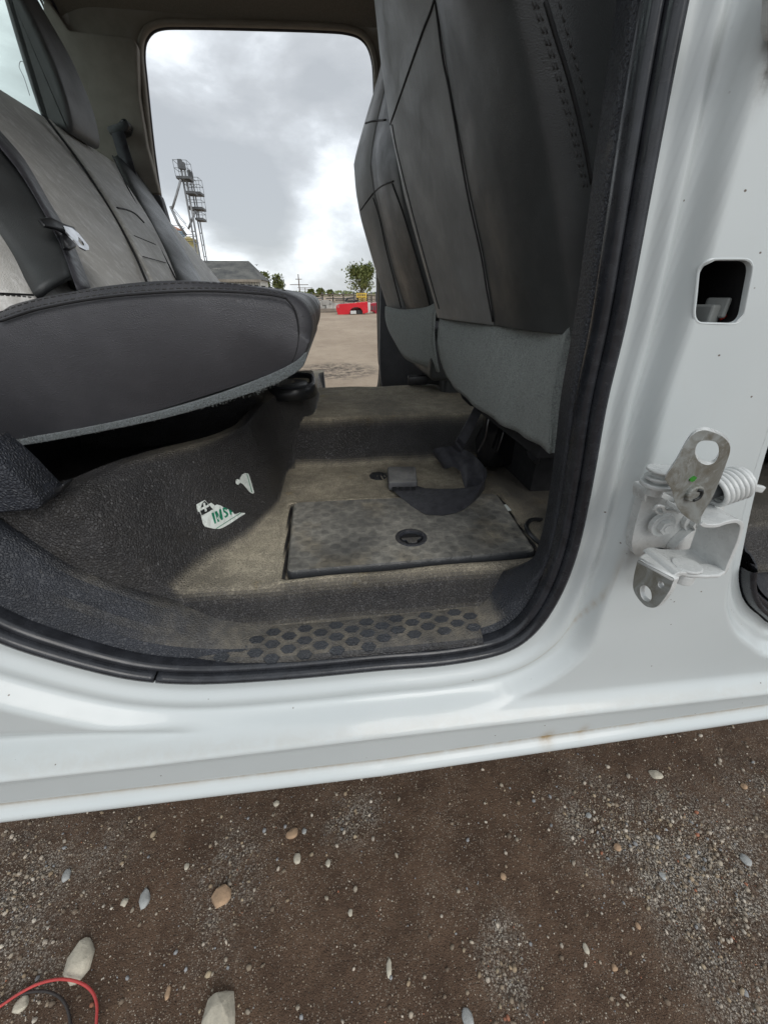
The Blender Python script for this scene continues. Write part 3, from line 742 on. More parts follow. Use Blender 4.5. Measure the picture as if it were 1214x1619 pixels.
b = MB(); stitchline(b, [p+np.array((0, -.0008, .0035)) for p in sl]); stitchline(b, [p+np.array((0, .001, .0045)) for p in sl2]); b.build('stitching', M['stitch'], CUS)
tube('seam', cat([py(452, 471, CY0-.0128), py(466, 490, CY0-.0118), py(472, 520, CY0-.0112), py(470, 550, CY0-.0112), py(462, 572, CY0-.0112)], 8), .0012, M['line'], CUS, 6)

# seat back: plane leaning rearwards
B0 = np.array((-.42, 0, 1.247)); BD = np.array((-.69+.42, 0, 1.60-1.247)); BLn = np.linalg.norm(BD); BD /= BLn
BN = np.array((BD[2], 0, -BD[0]))
def bp(u, v, off=0.):
    r = ray(u, v); o = B0+BN*off; t = ((o-CAM)@BN)/(r@BN); return CAM+r*t
ys = np.linspace(.60, 1.80, 60); ss = np.linspace(-.16, .50, 40)
def backtop(y): return .44-.02*math.cos((y-1.2)*3)
rings = []
for y in ys:
    e = min(1, min(y-.60, 1.80-y)/.05); e = math.sqrt(max(0, 1-(1-e)**2)); ring = []
    far = (y-1.2); T_ = .452-.03*abs(y-1.2)**2
    f1 = [(s, 0) for s in np.linspace(-.16, T_-.03, 16)]; 
    for s, o_ in f1+[(T_-.010, -.006), (T_, -.02), (T_-.006, -.045), (T_-.03, -.06), (.1, -.07), (-.16, -.07)]:
        o2 = (o_+.012*math.sin(max(0, min(1, (s+.1)/.5))*math.pi)) if o_ == 0 else o_
        c_ = -.05; o2 = c_+(o2-c_)*(.35+.65*e); s2 = s-(1-e)*.02
        ring.append(B0+np.array((0, y, 0))+BD*s2+BN*o2)
    rings.append(ring)
BK = mk('backrest', *loft(rings), M['faded'], BENCH); tag(BK, 'faded grey backrest of the rear bench')
def bl(pts, off=.010, n=8): return cat([bp(u, v, off) for u, v in pts], n)
tube('seam', bl([(70, 182), (80, 195), (130, 262), (180, 340), (212, 400), (234, 450)], .0125), .0028, M['line'], BK, 6)
tube('seam', bl([(78, 190), (90, 205), (140, 270), (190, 348), (222, 408), (243, 450)], .013), .0045, M['faded'], BK, 6)
tube('seam', bl([(185, 328), (200, 331), (214, 338), (228, 352)], .0125), .0022, M['line'], BK, 6)
tube('seam', bl([(212, 372), (246, 386)], .0115), .001, M['line'], BK, 6)
tube('seam', bl([(226, 405), (262, 415)], .0115), .001, M['line'], BK, 6)
b = MB(); b.add(strip_g([bp(180, 248, .006), bp(205, 300, .006), (bp(240, 365, .006)), bp(282, 446, .006), bp(290, 470, .006)], [bp(196, 256, -.03), bp(240, 315, -.03), bp(275, 372, -.03), bp(312, 442, -.03), bp(322, 470, -.03)], .030, BN, 8, 11, .55))
BO = sol(b.build('bolster', M['dleather'], BK), .01); tube('seam', bl([(178, 246), (204, 300), (239, 365), (281, 446)], .009), .002, M['line'], BK, 6)
b = MB(); b.add(strip_g([bp(-45, 330, .003), bp(0, 382, .004), bp(30, 425, .004), bp(52, 464, .004)], [bp(-60, 180, .003), bp(0, 238, .003), bp(60, 318, .003), bp(122, 462, .003)], .034, BN, 8, 13, .6))
sol(b.build('bolster', M['dleather'], BK), .01)
b = MB(); stitchline(b, bl([(0, 466), (30, 468), (55, 470)], .0135)); b.build('stitching', M['stitch'], BK)
tube('seam', bl([(-20, 464), (0, 464), (52, 466)], .012), .0014, M['line'], BK, 6)
# lap-and-shoulder belt lying down the backrest
def ribbon(path, wv, th=.0012):
    P = [np.asarray(p, float) for p in path]; rings = []
    for i, p in enumerate(P):
        w = wv[i] if isinstance(wv, list) else wv; rings.append([p-w/2, p+w/2])
    return loft(rings, False, False)
L_ = cat([bp(u, v, .046) for u, v in [(-15, 212), (0, 232), (30, 270), (62, 322)]]+[bp(95, 385, .04), bp(122, 458, .04)], 6); R_ = cat([bp(u, v, .03) for u, v in [(-15, 190), (0, 207), (38, 252), (78, 320)]]+[bp(112, 378, .03), bp(143, 455, .03)], 6)
RB = sol(mk('rear_belt', *loft([[a, c] for a, c in zip(L_, R_)], False, False), M['webd'], BENCH), .0016, 0)
b = MB(); pl = [bp(u, v, .056) for u, v in [(62, 344), (80, 342), (100, 352), (118, 358), (122, 366), (108, 369), (92, 360), (72, 356)]]
b.add(plate_g([pl], BN*-.005)); bev(b.build('latch_cover', M['black'], RB), .0015)
tg = [bp(u, v, .060) for u, v in [(100, 356), (114, 360), (124, 368), (132, 378), (140, 388), (141, 394), (136, 395), (126, 390), (116, 378), (104, 365)]]
hl = [bp(u, v, .060) for u, v in [(124, 374), (130, 380), (134, 387), (130, 388), (124, 381)]]
b = MB(); b.add(plate_g([tg, hl], BN*-.002)); b.build('latch_tongue', M['chrome'], RB, False)
b = MB(); b.add(plate_g([[bp(u, v, .052) for u, v in [(98, 368), (116, 372), (122, 388), (112, 393), (102, 390)]]], BN*-.006)); bev(b.build('belt_stop', M['black'], RB), .0015)
tube('pull_loop', cat([bp(*q) for q in [(47, 150, ), (38, 122), (30, 104), (33, 96), (40, 102), (49, 124)]], 6), .0007, M['galvd'], BK, 5)
# headrests
def headrest(Y0, Y1, dx):
    o_ = [(-.715, 1.56), (-.69, 1.585), (-.66, 1.575), (-.645, 1.59), (-.640, 1.64), (-.645, 1.70), (-.662, 1.77), (-.685, 1.83), (-.70, 1.865), (-.715, 1.862), (-.725, 1.83), (-.730, 1.7), (-.727, 1.6)]
    P = [p[:2] for p in cat([np.array((x+dx, z, 0)) for x, z in o_], 5, True)]
    V, Fc = rprism_g(P, Y0, Y1, .016); mid = (Y0+Y1)/2; wd = (Y1-Y0)/2; out = []
    for p in V:
        t = (-.60-p[0]+dx)/.18; p = p.copy(); p[1] = mid+(p[1]-mid)*(1-.6*t); out.append(p)
    return out, Fc
h = mk('headrest', *headrest(1.45, 1.635, .0), M['hleather'], BENCH); tag(h, 'tall dark leather headrest on the far side')
mk('headrest', *headrest(.95, 1.22, -.0), M['hleather'], BENCH)
# seat base bracket cover, lower left
b = MB(); b.add(plate_g([[py(u, v, .47) for u, v in [(-40, 700), (0, 732), (22, 752), (60, 790), (66, 800), (58, 807), (0, 812), (-40, 815)]]], (0, .05, 0))); bev(b.build('bracket_cover', M['trim'], BENCH), .006, 3)
b = MB(); b.add(plate_g([[py(u, v, .50) for u, v in [(55, 785), (62, 779), (92, 771), (98, 765), (102, 768), (96, 778), (80, 783), (70, 792)]]], (0, .02, 0))); bev(b.build('bench_clip', M['black'], BENCH), .002)
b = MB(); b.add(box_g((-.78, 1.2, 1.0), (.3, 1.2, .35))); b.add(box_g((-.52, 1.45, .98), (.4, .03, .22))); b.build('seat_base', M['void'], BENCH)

# -- front seats
def fseat(name, A, B_, D, yA, yB, yD, label, zs, headless=False, depth=.13):
    """A,B_,D: {z: x} tables of the far back edge, the panel seam and the near back corner"""
    rings = []; 
    for z in zs:
        xa = float(np.interp(z, *zip(*A))); xb_ = float(np.interp(z, *zip(*B_))); xd = float(np.interp(z, *zip(*D)))
        pts = [(xa+.015, yA+.02), (xa, yA), (xa+(xb_-xa)*.30-.002, yA+(yB-yA)*.35), (xa+(xb_-xa)*.68-.003, yA+(yB-yA)*.72), (xb_, yB), (xb_+.002, yB-.004),
               (xb_+(xd-xb_)*.45-.010, yB+(yD-yB)*.5), (xd-.004, yD+.012), (xd+.014, yD-.012), (xd+.06, yD-.024), (xd+.13, yD-.018), (xd+.16, yD+.06), (xa+.20, yA-.05), (xa+.12, yA+.03), (xa+.05, yA+.03)]
        rings.append(cat([np.array((x, y, z)) for x, y in pts], 5, True))
    V, Fc = loft(rings); n = len(rings[0]); mi = []
    for f in Fc:
        if len(f) > 4: mi.append(1); continue
        j = min(i % n for i in f) if max(i % n for i in f)-min(i % n for i in f) < n-2 else n-1
        mi.append(0 if 0 <= j < 21 else 1)
    return V, Fc, mi, rings
def colx(pts, Y): return [(py(u, v, Y)[2], py(u, v, Y)[0]) for u, v in pts][::-1]
def tab(pts, Y): return sorted(colx(pts, Y))
A = tab([(560, -250), (578, -110), (592, 0), (601, 90), (617, 200), (640, 310), (665, 400), (690, 490), (700, 545), (708, 600)], 1.05)
Bt = tab([(600, -250), (650, -110), (685, 0), (708, 140), (738, 300), (760, 400), (780, 520), (790, 600)], .78)
Dt = tab([(700, -250), (760, -110), (805, 0), (840, 150), (868, 300), (885, 420), (900, 515), (890, 620)], .565)
SN = empty('front_seat', (0, 0, 0), None, None); SN.parent = TRUCK; SN.location = -Vector(tuple(WL[TRUCK.name])); WL[SN.name] = np.zeros(3); tag(SN, 'front seat nearest the camera, seen from behind')
zs = [1.150, 1.152]+list(np.linspace(1.158, 1.75, 29)); V, Fc, mi, rg = fseat('', A, Bt, Dt, 1.05, .78, .565, '', zs)
BKN = mk('backrest', V, Fc, [M['faded2'], M['dleather']], SN, True, mi)
def rayring(u, v, rings, off=.0):
    """nearest hit of the pixel's ray on a lofted skin"""
    k = id(rings)
    if k not in RC:
        A = np.array(rings); B = np.roll(A, -1, 1); a = A[:-1].reshape(-1, 3); c = B[:-1].reshape(-1, 3); d_ = A[1:].reshape(-1, 3); e = B[1:].reshape(-1, 3)
        RC[k] = (np.concatenate((a, c)), np.concatenate((c, e)), np.concatenate((d_, d_)))
    p, q, s_ = RC[k]; r = ray(u, v); r = r/np.linalg.norm(r); e1 = q-p; e2 = s_-p; h = np.cross(r, e2); det = np.sum(e1*h, 1); det[np.abs(det) < 1e-12] = 1e-12
    f = 1/det; S_ = CAM-p; uu = f*np.sum(S_*h, 1); q_ = np.cross(S_, e1); vv = f*(q_@r); t = f*np.sum(e2*q_, 1)
    ok = (uu > -.001) & (vv > -.001) & (uu+vv < 1.001) & (t > .05)
    return CAM+r*(t[ok].min()-off) if ok.any() else None
RC = {}
def skinline(name, pts, rings, r, mat, par, n=6, off=.0005, st=None):
    pp = cat([np.array((u, v, 0)) for u, v in pts], n); P = [rayring(p[0], p[1], rings, off) for p in pp]; P = [p for p in P if p is not None]
    if len(P) < 3: return None
    if st is not None: stitchline(st, P, .006, .004, r); return P
    return tube(name, P, r, mat, par, 6)
skinline('seam', [(692, -60), (686, 0), (668, 50), (640, 130), (617, 196)], rg, .0019, M['line'], BKN)
skinline('seam', [(688, 0), (700, 90), (712, 150), (738, 300), (760, 400), (770, 460), (781, 518)], rg, .0019, M['line'], BKN)
skinline('seam', [(620, 196), (627, 235), (648, 320), (672, 410), (694, 488)], rg, .0014, M['line'], BKN)
skinline('zip_seam', [(862, 0), (880, 60), (900, 125), (922, 215), (936, 290)], rg, .0022, M['line'], BKN)
b = MB()
skinline('', [(842, 0), (862, 60), (885, 140), (905, 215), (925, 305)], rg, .0011, None, None, st=b)
skinline('', [(848, 0), (868, 60), (891, 140), (911, 215), (930, 300)], rg, .0009, None, None, st=b)
skinline('', [(884, 0), (902, 70), (920, 130), (938, 210)], rg, .0011, None, None, st=b)
b.build('stitching', M['stitch'], BKN)
# felt skirt hanging from the seat back
tpx = [(694, 494), (735, 503), (781, 510), (840, 511), (901, 505)]; ty = [1.05, .92, .78, .67, .562]
bpx = [(706, 596), (736, 628), (784, 664), (828, 688), (872, 716)]; by = [1.03, .90, .76, .66, .56]
T1 = cat([py(u, v, y+.004)+np.array((.005, 0, 0)) for (u, v), y in zip(tpx, ty)], 8); B1 = cat([py(u, v, y-.004) for (u, v), y in zip(bpx, by)], 8); rings = []
for i, (a, c) in enumerate(zip(T1, B1)):
    ln = []
    for k in range(14):
        t = k/13; q = a*(1-t)+c*t; q = q+np.array((-.014*math.sin(t*math.pi), -.004*math.sin(t*math.pi), 0))+np.array((-.003, -.002, 0))*math.sin(i*.9+t*4)*t; ln.append(q)
    rings.append(ln)
SK = sol(mk('felt_skirt', *loft(rings, False, False), M['carpet'], BKN), .005, 0)
edge_r = [a*(1-t)+c*t for a, c in [(T1[-1], B1[-1])] for t in np.linspace(0, 1, 14)]
rings = []
for k in range(14):
    q = rings0 = edge_r[k]; t = k/13; q = q+np.array((-.014*math.sin(t*math.pi), -.004*math.sin(t*math.pi), 0)); rings.append([q, q+np.array((.014, -.003, 0)), q+np.array((.03, .012, 0))])
mk('skirt_corner', *loft(rings, False, False), M['carpet'], SK)
b = MB()
for k in range(500):
    t = random.random(); i = random.randrange(len(B1)-1); p = B1[i]*(1-t)+B1[i+1]*t; p = p+np.array((0, 0, random.uniform(-.001, .02))); L = random.uniform(.001, .0035)
    if random.random() < .4: s_ = random.random(); p = T1[-1]*(1-s_)+B1[-1]*s_+np.array((-.008*math.sin(s_*3.14), -.004, 0))
    dr = np.array((random.gauss(-.4, .7), -abs(random.gauss(.2, .6)), random.gauss(-.5, .8))); dr /= np.linalg.norm(dr)
    b.add(tube_g([p, p+dr*L*.5, p+dr*L+np.array((random.gauss(0, .001), 0, 0))], .00018, 3))
b.build('felt_fibres', M['carpet'], SK)
# dark body of the seat below and in front
b = MB(); o_ = [(.36, .60), (.36, 1.02), (.90, 1.02), (.90, .60)]
b.add(plate_g([[np.array((x, y, 1.0)) for x, y in o_]], (0, 0, .14))); o = bev(b.build('seat_cushion', M['dleather'], SN), .03, 4)
b = MB()
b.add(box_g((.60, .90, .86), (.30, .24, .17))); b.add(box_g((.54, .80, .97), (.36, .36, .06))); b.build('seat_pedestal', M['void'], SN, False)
b = MB()
q = [py(u, v, .90) for u, v in [(770, 655), (812, 662), (822, 700), (812, 735), (782, 742), (757, 738), (752, 715), (765, 690)]]
b.add(plate_g([q], (.03, .10, 0))); o = bev(b.build('seat_bracket', M['gloss'], SN), .008, 3)
b = MB(); b.add(tube_g(cat([py(797, 680, .885), py(791, 700, .883), py(785, 716, .883)], 4), [.004]*9, 8)); b.build('bracket_rib', M['gloss'], o)
b = MB(); b.add(plate_g([[py(u, v, .68) for u, v in [(838, 700), (856, 712), (852, 736), (846, 734), (835, 722), (832, 706)]]], (.01, .03, 0))); bev(b.build('height_lever', M['black'], SN), .003)
b = MB(); b.add(plate_g([[py(u, v, 1.0) for u, v in [(722, 608), (742, 624), (762, 640), (760, 646), (742, 642), (730, 630)]]], (.03, .06, 0))); bev(b.build('recliner_cover', M['black'], SN), .004)
# driver's seat beyond
A2 = tab([(640, -60), (612, 60), (597, 125), (580, 180), (568, 222), (559, 257), (562, 300), (570, 345), (590, 415), (612, 485), (622, 520)], 1.68)
B2 = tab([(650, -60), (625, 60), (612, 125), (598, 180), (590, 222), (585, 257), (592, 310), (602, 350), (622, 430), (640, 487), (650, 520)], 1.56)
D2 = tab([(700, -60), (672, 60), (655, 125), (640, 180), (628, 222), (626, 257), (636, 320), (650, 380), (668, 440), (682, 487), (690, 520)], 1.30)
SF = empty('front_seat', (0, 0, 0), None, None); SF.parent = TRUCK; SF.location = -Vector(tuple(WL[TRUCK.name])); WL[SF.name] = np.zeros(3); tag(SF, 'front seat on the far side, seen past the near one')
V, Fc, mi, rg2 = fseat('', A2, B2, D2, 1.68, 1.56, 1.30, '', list(np.linspace(1.13, 2.0, 34)))
BKF = mk('backrest', V, Fc, [M['faded2'], M['dleather']], SF, True, mi)
skinline('seam', [(570, 332), (580, 318), (592, 303), (606, 292), (622, 286)], rg2, .0021, M['line'], BKF)
skinline('seam', [(590, 312), (600, 345), (612, 400), (625, 450), (634, 486)], rg2, .0021, M['line'], BKF)
skinline('seam', [(620, 290), (635, 330), (652, 385), (668, 440), (680, 484)], rg2, .0025, M['line'], BKF)
skinline('seam', [(572, 196), (590, 191), (610, 189)], rg2, .0025, M['line'], BKF)
tp2 = [(610, 484), (636, 489), (672, 486), (690, 478)]; bt2 = [(622, 535), (641, 566), (668, 577), (694, 588)]; ty2 = [1.66, 1.52, 1.34, 1.25]
T2 = cat([py(u, v, y) for (u, v), y in zip(tp2, ty2)], 6); B2_ = cat([py(u, v, y) for (u, v), y in zip(bt2, ty2)], 6)
sol(mk('felt_skirt', *loft([[a*(1-t)+c*t+np.array((-.012*math.sin(t*3.14), 0, 0)) for t in np.linspace(0, 1, 8)] for a, c in zip(T2, B2_)], False, False), M['carpet'], BKF), .006, 0)
b = MB(); b.add(box_g((.58, 1.47, 1.02), (.55, .42, .13))); b.add(box_g((.55, 1.47, .9), (.36, .30, .14))); bev(b.build('seat_cushion', M['dleather'], SF), .02, 3)
# buckle of the driver's side belt, lying on the tunnel top
b = MB(); a0 = pz(645, 601, .925); a1 = pz(676, 599, .93); a2 = pz(706, 602, .93)
def slab(b, p, q, w, h, mi=0):
    p = np.asarray(p); q = np.asarray(q); d = (q-p); d /= np.linalg.norm(d); s = np.cross(d, (0, 0, 1)); s /= np.linalg.norm(s); u_ = np.cross(s, d)
    V = [x+s*w/2*i+u_*h/2*j for x in (p, q) for i, j in ((-1, -1), (1, -1), (1, 1), (-1, 1))]
    b.add((V, [(0, 1, 2, 3), (7, 6, 5, 4), (0, 4, 5, 1), (1, 5, 6, 2), (2, 6, 7, 3), (3, 7, 4, 0)]), mi)
slab(b, a0, a1, .040, .030); BU = bev(b.build('belt_buckle', M['black'], SF), .003, 3)
b = MB(); slab(b, a1+np.array((.0, 0, .002)), a2, .036, .032); bev(b.build('buckle_stalk', M['black'], BU), .006, 3)

# -- loose front belt on the floor (fixed to the seat base)
pairs = [((616, 768), (658, 768), .797, .797), ((628, 782), (672, 772), .797, .800), ((650, 800), (692, 773), .797, .806), ((672, 813), (716, 773), .799, .812), ((700, 815), (740, 771), .799, .816), ((728, 808), (757, 767), .800, .822), ((752, 790), (768, 756), .800, .828),
 ((766, 772), (768, 742), .794, .835), ((757, 776), (757, 727), .790, .838), ((738, 774), (744, 716), .790, .842), ((732, 762), (728, 709), .795, .845), ((728, 746), (712, 706), .806, .846), ((716, 738), (700, 707), .812, .845), ((707, 741), (688, 709), .805, .838), ((700, 739), (684, 715), .796, .825), ((703, 731), (690, 722), .790, .808),
 ((716, 724), (706, 712), .788, .80), ((728, 715), (718, 702), .79, .805), ((735, 702), (724, 690), .80, .82), ((744, 686), (732, 676), .83, .85), ((756, 662), (744, 654), .88, .89), ((768, 640), (756, 630), .93, .94)]
def bpt(q, z, i): return py(q[0], q[1], .925+.008*(i-17)) if i >= 17 else pz(q[0], q[1], z)
e1_ = [bpt(a, za, i) for i, (a, c, za, zc) in enumerate(pairs)]; e2_ = [bpt(c, zc, i) for i, (a, c, za, zc) in enumerate(pairs)]
def half(e): return [e[i]+(e[i+1]-e[i])*k/3 for i in range(4) for k in range(3)]+cat(e[4:], 5)
E1, E2 = half(e1_), half(e2_)
FB = sol(mk('lap_belt', *loft([[a*(1-t)+c*t for t in (0, .25, .5, .75, 1)] for a, c in zip(E1, E2)], False, False), M['webd'], SN, False), .0012, 0)
tag(FB, 'black belt webbing curled on the floor')
b = MB(); q0, q1 = pz(614, 757, .800), pz(658, 757, .800); 
qb = [pz(612, 744, .800), pz(657, 744, .800), pz(660, 768, .800), pz(614, 770, .800)]
qv = [p[:2] for p in qb]
rings = [[np.array((p[0], p[1], z)) for p in round_quad(qv, .006, 4, ins)] for ins, z in ((.002, .790), (0, .794), (0, .806), (.001, .810), (.004, .8125))]
b.add(loft(rings)); BB = b.build('buckle', m_dusty('buckle_plastic', (.10, .10, .105), (.40, .39, .36), .8, 500, .2), FB)
b = MB(); 
for k in range(4):
    u = 620+k*10; b.add(plate_g([[pz(u, 770, .803), pz(u+7, 770, .803), pz(u+7, 774, .801), pz(u, 774, .801)]], (0, 0, -.006)))
b.build('buckle_teeth', M['black'], BB, False)
tube('floor_grab_loop', cat([pz(u, v, z) for u, v, z in [(858, 822, .80), (840, 822, .81), (832, 832, .815), (838, 845, .81), (852, 858, .80), (862, 864, .795)]], 6), .0045, M['black'], TRUCK, 8)

# -- far side wall with the open doorway
FO = [py(u, v, 1.905)[[0, 2]] for u, v in [(232, 130), (228, 85), (233, 60), (252, 45), (300, 43), (400, 45), (500, 48), (550, 52), (575, 64), (588, 92), (592, 140), (593, 260), (596, 420), (599, 560)]]
FO += [np.array(p) for p in ((.215, .90), (.20, .80), (.15, .765), (0, .76), (-.3, .76), (-.42, .80), (-.50, .92))]+[py(u, v, 1.905)[[0, 2]] for u, v in [(285, 520), (275, 440), (262, 360), (245, 250)]]
FOc = cat(FO, 6, True)
FFO = cat([np.array(p) for p in ((.52, 1.3), (.55, .9), (.66, .78), (1.1, .76), (1.4, .80), (1.55, 1.0), (1.5, 1.3), (1.1, 1.65), (.8, 1.84), (.6, 1.88), (.52, 1.8))], 6, True)
gx = axis([(-.786, -.75, .018), (-.75, .35, .006), (.35, 1.7, .02)]); gz = axis([(.55, 2.06, .006), (2.06, 2.1, .02)])
def farfun(X, Z, sd): return np.stack((X, 1.885+.0*X-.02*np.exp(-(sd[0]/.02)**2)*0+.012*sstep(-sd[0], -.03, 0), Z), 1)
V, Fc, used = grid_sheet(gx, gz, [FOc, FFO], farfun)
WALL = fast('far_body_side', V, Fc, M['pillar'], TRUCK)
mk('outer_skin', *loft([[np.array((p[0], 1.885, p[1])) for p in FOc], [np.array((p[0], 1.905, p[1])) for p in FOc]], True, False), M['paint'], WALL)
FW = sweep_open(resample(FOc, 300), [(-.012, 1.890), (-.010, 1.879), (-.003, 1.876), (.002, 1.880), (.003, 1.890), (.002, 1.90)])
mk('far_door_welt', *loft(FW, False, False), M['pillar'], WALL)
mk('far_door_seal', *loft(sweep_open(resample(FOc, 300), [(-.002, 1.895), (.004, 1.896), (.006, 1.902), (.004, 1.908), (-.002, 1.910)]), False, False), M['edge'], WALL)
# upper C pillar trim, lower trim and belt guide
def wall_panel(name, pts, mat, th=.02, Y=1.882, par=None, bw=.006):
    b = MB(); b.add(plate_g([[py(u, v, Y-th) for u, v in pts]], (0, th, 0))); return bev(b.build(name, mat, par or WALL), bw, 3)
wall_panel('upper_pillar_trim', [(70, -10), (108, 46), (208, 57), (216, 70), (219, 150), (232, 230), (252, 305), (120, 305), (100, 150), (60, 60)], M['pillar'], .03)
wall_panel('lower_pillar_trim', [(120, 307), (252, 307), (256, 318), (272, 372), (282, 430), (292, 520), (120, 520)], M['pillard'], .04)
wall_panel('far_front_pillar_trim', [(602, 420), (640, 420), (760, 420), (760, 640), (608, 640), (602, 600), (600, 560)], M['pillard'], .035)
b = MB(); b.add(plate_g([[py(u, v, 1.80) for u, v in [(168, 201), (170, 198), (186, 193), (192, 186), (198, 186), (204, 196), (200, 208), (188, 213), (175, 214)]]], (0, .04, 0))); BG = bev(b.build('belt_guide', M['black'], WALL), .006, 3)
b = MB(); b.add(plate_g([[py(u, v, 1.79) for u, v in [(176, 210), (195, 206), (226, 310), (244, 372), (222, 380), (205, 310)]]], (0, .003, 0))); b.build('belt_webbing', M['web'], BG)
# headliner, roof, rear wall with its window
XR = -.765
b = MB()
gxr = np.linspace(-.785, 1.1, 60); rings = []
for x in gxr:
    ln = []
    for t in np.linspace(0, 1, 40):
        y = .42+1.463*t; zz = 2.035+.03*math.sin(math.pi*t)-.065*(max(0, t-.90)/.10)**2-.12*(max(0, .1-t)/.1)**2
        if x < -.66: zz -= .25*((-.66-x)/.34)**2
        ln.append(np.array((x, y, zz)))
    rings.append(ln)
HL = mk('headliner', *loft(rings, False, False), M['headliner'], TRUCK)
b = MB(); b.add(plate_g([[np.array((x, y, 2.09)) for x, y in ((-.82, .45), (-.82, 1.86), (1.15, 1.80), (1.15, .50))]], (0, 0, .02))); bev(b.build('roof', M['paint'], TRUCK), .01)
RW = [np.array((p[1], p[2])) for p in ()]
rwo = [(.62, 1.30), (1.65, 1.30), (1.80, 1.36), (1.85, 1.5), (1.873, 1.7), (1.873, 1.90), (1.868, 1.950), (1.82, 1.972), (1.6, 1.985), (1.2, 1.985), (.8, 1.95), (.58, 1.86), (.52, 1.6), (.55, 1.4)]
rwc = cat([np.array((a, c, 0)) for a, c in rwo], 5, True); rwc = [p[:2] for p in rwc]
V, Fc, used = grid_sheet(axis([(.44, 1.92, .012)]), axis([(.56, 2.08, .012)]), [rwc], lambda A_, Z, sd: np.stack((XR-.02+0*A_-.0, A_, Z), 1))
BWL = fast('rear_wall', V, Fc, M['pillard'], TRUCK)
b = MB(); b.add(loft([[np.array((XR, p[0], p[1])) for p in rwc], [np.array((XR-.04, p[0], p[1])) for p in rwc]], True, False)); b.build('rear_window_frame', M['edge'], BWL)
t = NT('green_tint_glass'); t.col((.86, .96, .90)); t.set(Transmission_Weight=1., Roughness=.0, IOR=1.05); M['glass'] = t.m
b = MB(); b.add(plate_g([[np.array((XR-.03, p[0], p[1])) for p in rwc]], (-.004, 0, 0))); b.build('rear_glass', M['glass'], BWL, False)
# dash and firewall close the front of the cab
b = MB(); b.add(box_g((1.35, 1.17, 1.05), (.35, 1.44, .5))); b.add(box_g((1.6, 1.17, .95), (.05, 1.5, .75))); bev(b.build('dashboard', M['black'], TRUCK), .04, 3)
b = MB(); b.add(box_g((.95, 1.17, .89), (.7, .20, .24))); bev(b.build('centre_console', M['black'], TRUCK), .02, 3)
# rubbish on the front footwell seen at the right edge
b = MB(); b.add(box_g((.95, .80, .745), (.95, .66, .02))); b.build('front_floor', M['floor'], TRUCK)
b = MB(); mt = [pz(u, v, .77) for u, v in [(1150, 905), (1230, 905), (1260, 960), (1170, 960)]]; b.add(plate_g([[np.array((.66, .50, .765)), np.array((1.2, .50, .765)), np.array((1.2, .60, .765)), np.array((.64, .60, .765))]], (0, 0, .012))); bev(b.build('front_scuff_plate', M['hex'], TRUCK), .004)
mk('front_jamb_trim', *loft(FRR(sweep_open(FAr, [(.030, .41), (.036, .43), (.05, .45), (.075, .48), (.08, .53)])), False, False), M['trim'], TRUCK)

# -- lower hinge
def P35(u, v, Y=.33): return py(u, v, Y)
HG = empty('door_hinge', (0, 0, 0), None, None); HG.parent = TRUCK; HG.location = -Vector(tuple(WL[TRUCK.name])); WL[HG.name] = np.zeros(3); tag(HG, 'white and bare zinc lower door hinge left hanging open on the pillar')
def hp(x, y): return (980+x/5.06, 660+y/5.06)      # enlarged crop -> photo pixel
def hpl(name, pts, Y, th, mat, holes=(), par=None, bw=.0012, smooth_out=True):
    L = cat([np.append(hp(*q), 0) for q in pts], 4, True) if smooth_out else [np.append(hp(*q), 0) for q in pts]
    loops = [[py(p[0], p[1], Y) for p in L]]+[[py(p[0], p[1], Y) for p in cat([np.append(hp(*q), 0) for q in h], 4, True)] for h in holes]
    b = MB(); b.add(plate_g(loops, th)); return bev(b.build(name, mat, par or HG, False), bw, 2, 40)
# wall plate bolted to the pillar
hpl('wall_plate', [(205, 590), (240, 565), (330, 560), (420, 590), (520, 640), (700, 700), (790, 780), (810, 880), (790, 960), (740, 1070), (720, 1170), (560, 1190), (330, 1130), (140, 1110), (100, 1050), (100, 960), (140, 800), (175, 680)], .362, (0, .012, 0), M['wpaint'], bw=.002)
hpl('wall_plate_rib', [(200, 600), (235, 565), (300, 590), (420, 640), (440, 665), (420, 690), (330, 640), (250, 610), (225, 620), (200, 680)], .345, (0, .02, 0), M['wpaint'])
hpl('detent_arm', [(440, 1110), (430, 1060), (520, 960), (600, 905), (680, 895), (722, 960), (700, 1000), (640, 1000), (560, 1070), (490, 1090)], .350, (0, .012, 0), M['wpaint'], bw=.003)
def bolt(u, v, Y, r, head=True):
    c = py(*hp(u, v), Y); b = MB(); b.add(cyl_g(c+np.array((0, .004, 0)), c+np.array((0, -.002, 0)), r*1.65, 24, r*1.6))
    hx = [c+np.array((r*math.cos(R(60*k+12)), -.002, r*math.sin(R(60*k+12)))) for k in range(6)]; b.add(plate_g([hx], (0, -.007, 0)))
    hx2 = [c+np.array((r*.55*math.cos(a), -.009, r*.55*math.sin(a))) for a in np.linspace(0, 6.283, 14, endpoint=False)]; b.add(plate_g([hx2], (0, -.0012, 0)))
    return bev(b.build('hinge_bolt', M['wpaint'], HG, False), .001)
bolt(340, 860, .352, .0095); bolt(730, 760, .352, .0090); bolt(590, 830, .358, .0085)
# small spring clip
b = MB(); b.add(tube_g(cat([py(*hp(*q), .338) for q in [(270, 740), (290, 710), (340, 715), (360, 745), (420, 745), (460, 755)]], 4), .0022, 6)); b.add(tube_g(cat([py(*hp(*q), .342) for q in [(280, 745), (330, 770), (400, 735), (430, 730)]], 4), .0018, 6)); b.build('spring_clip', M['wpaint'], HG)
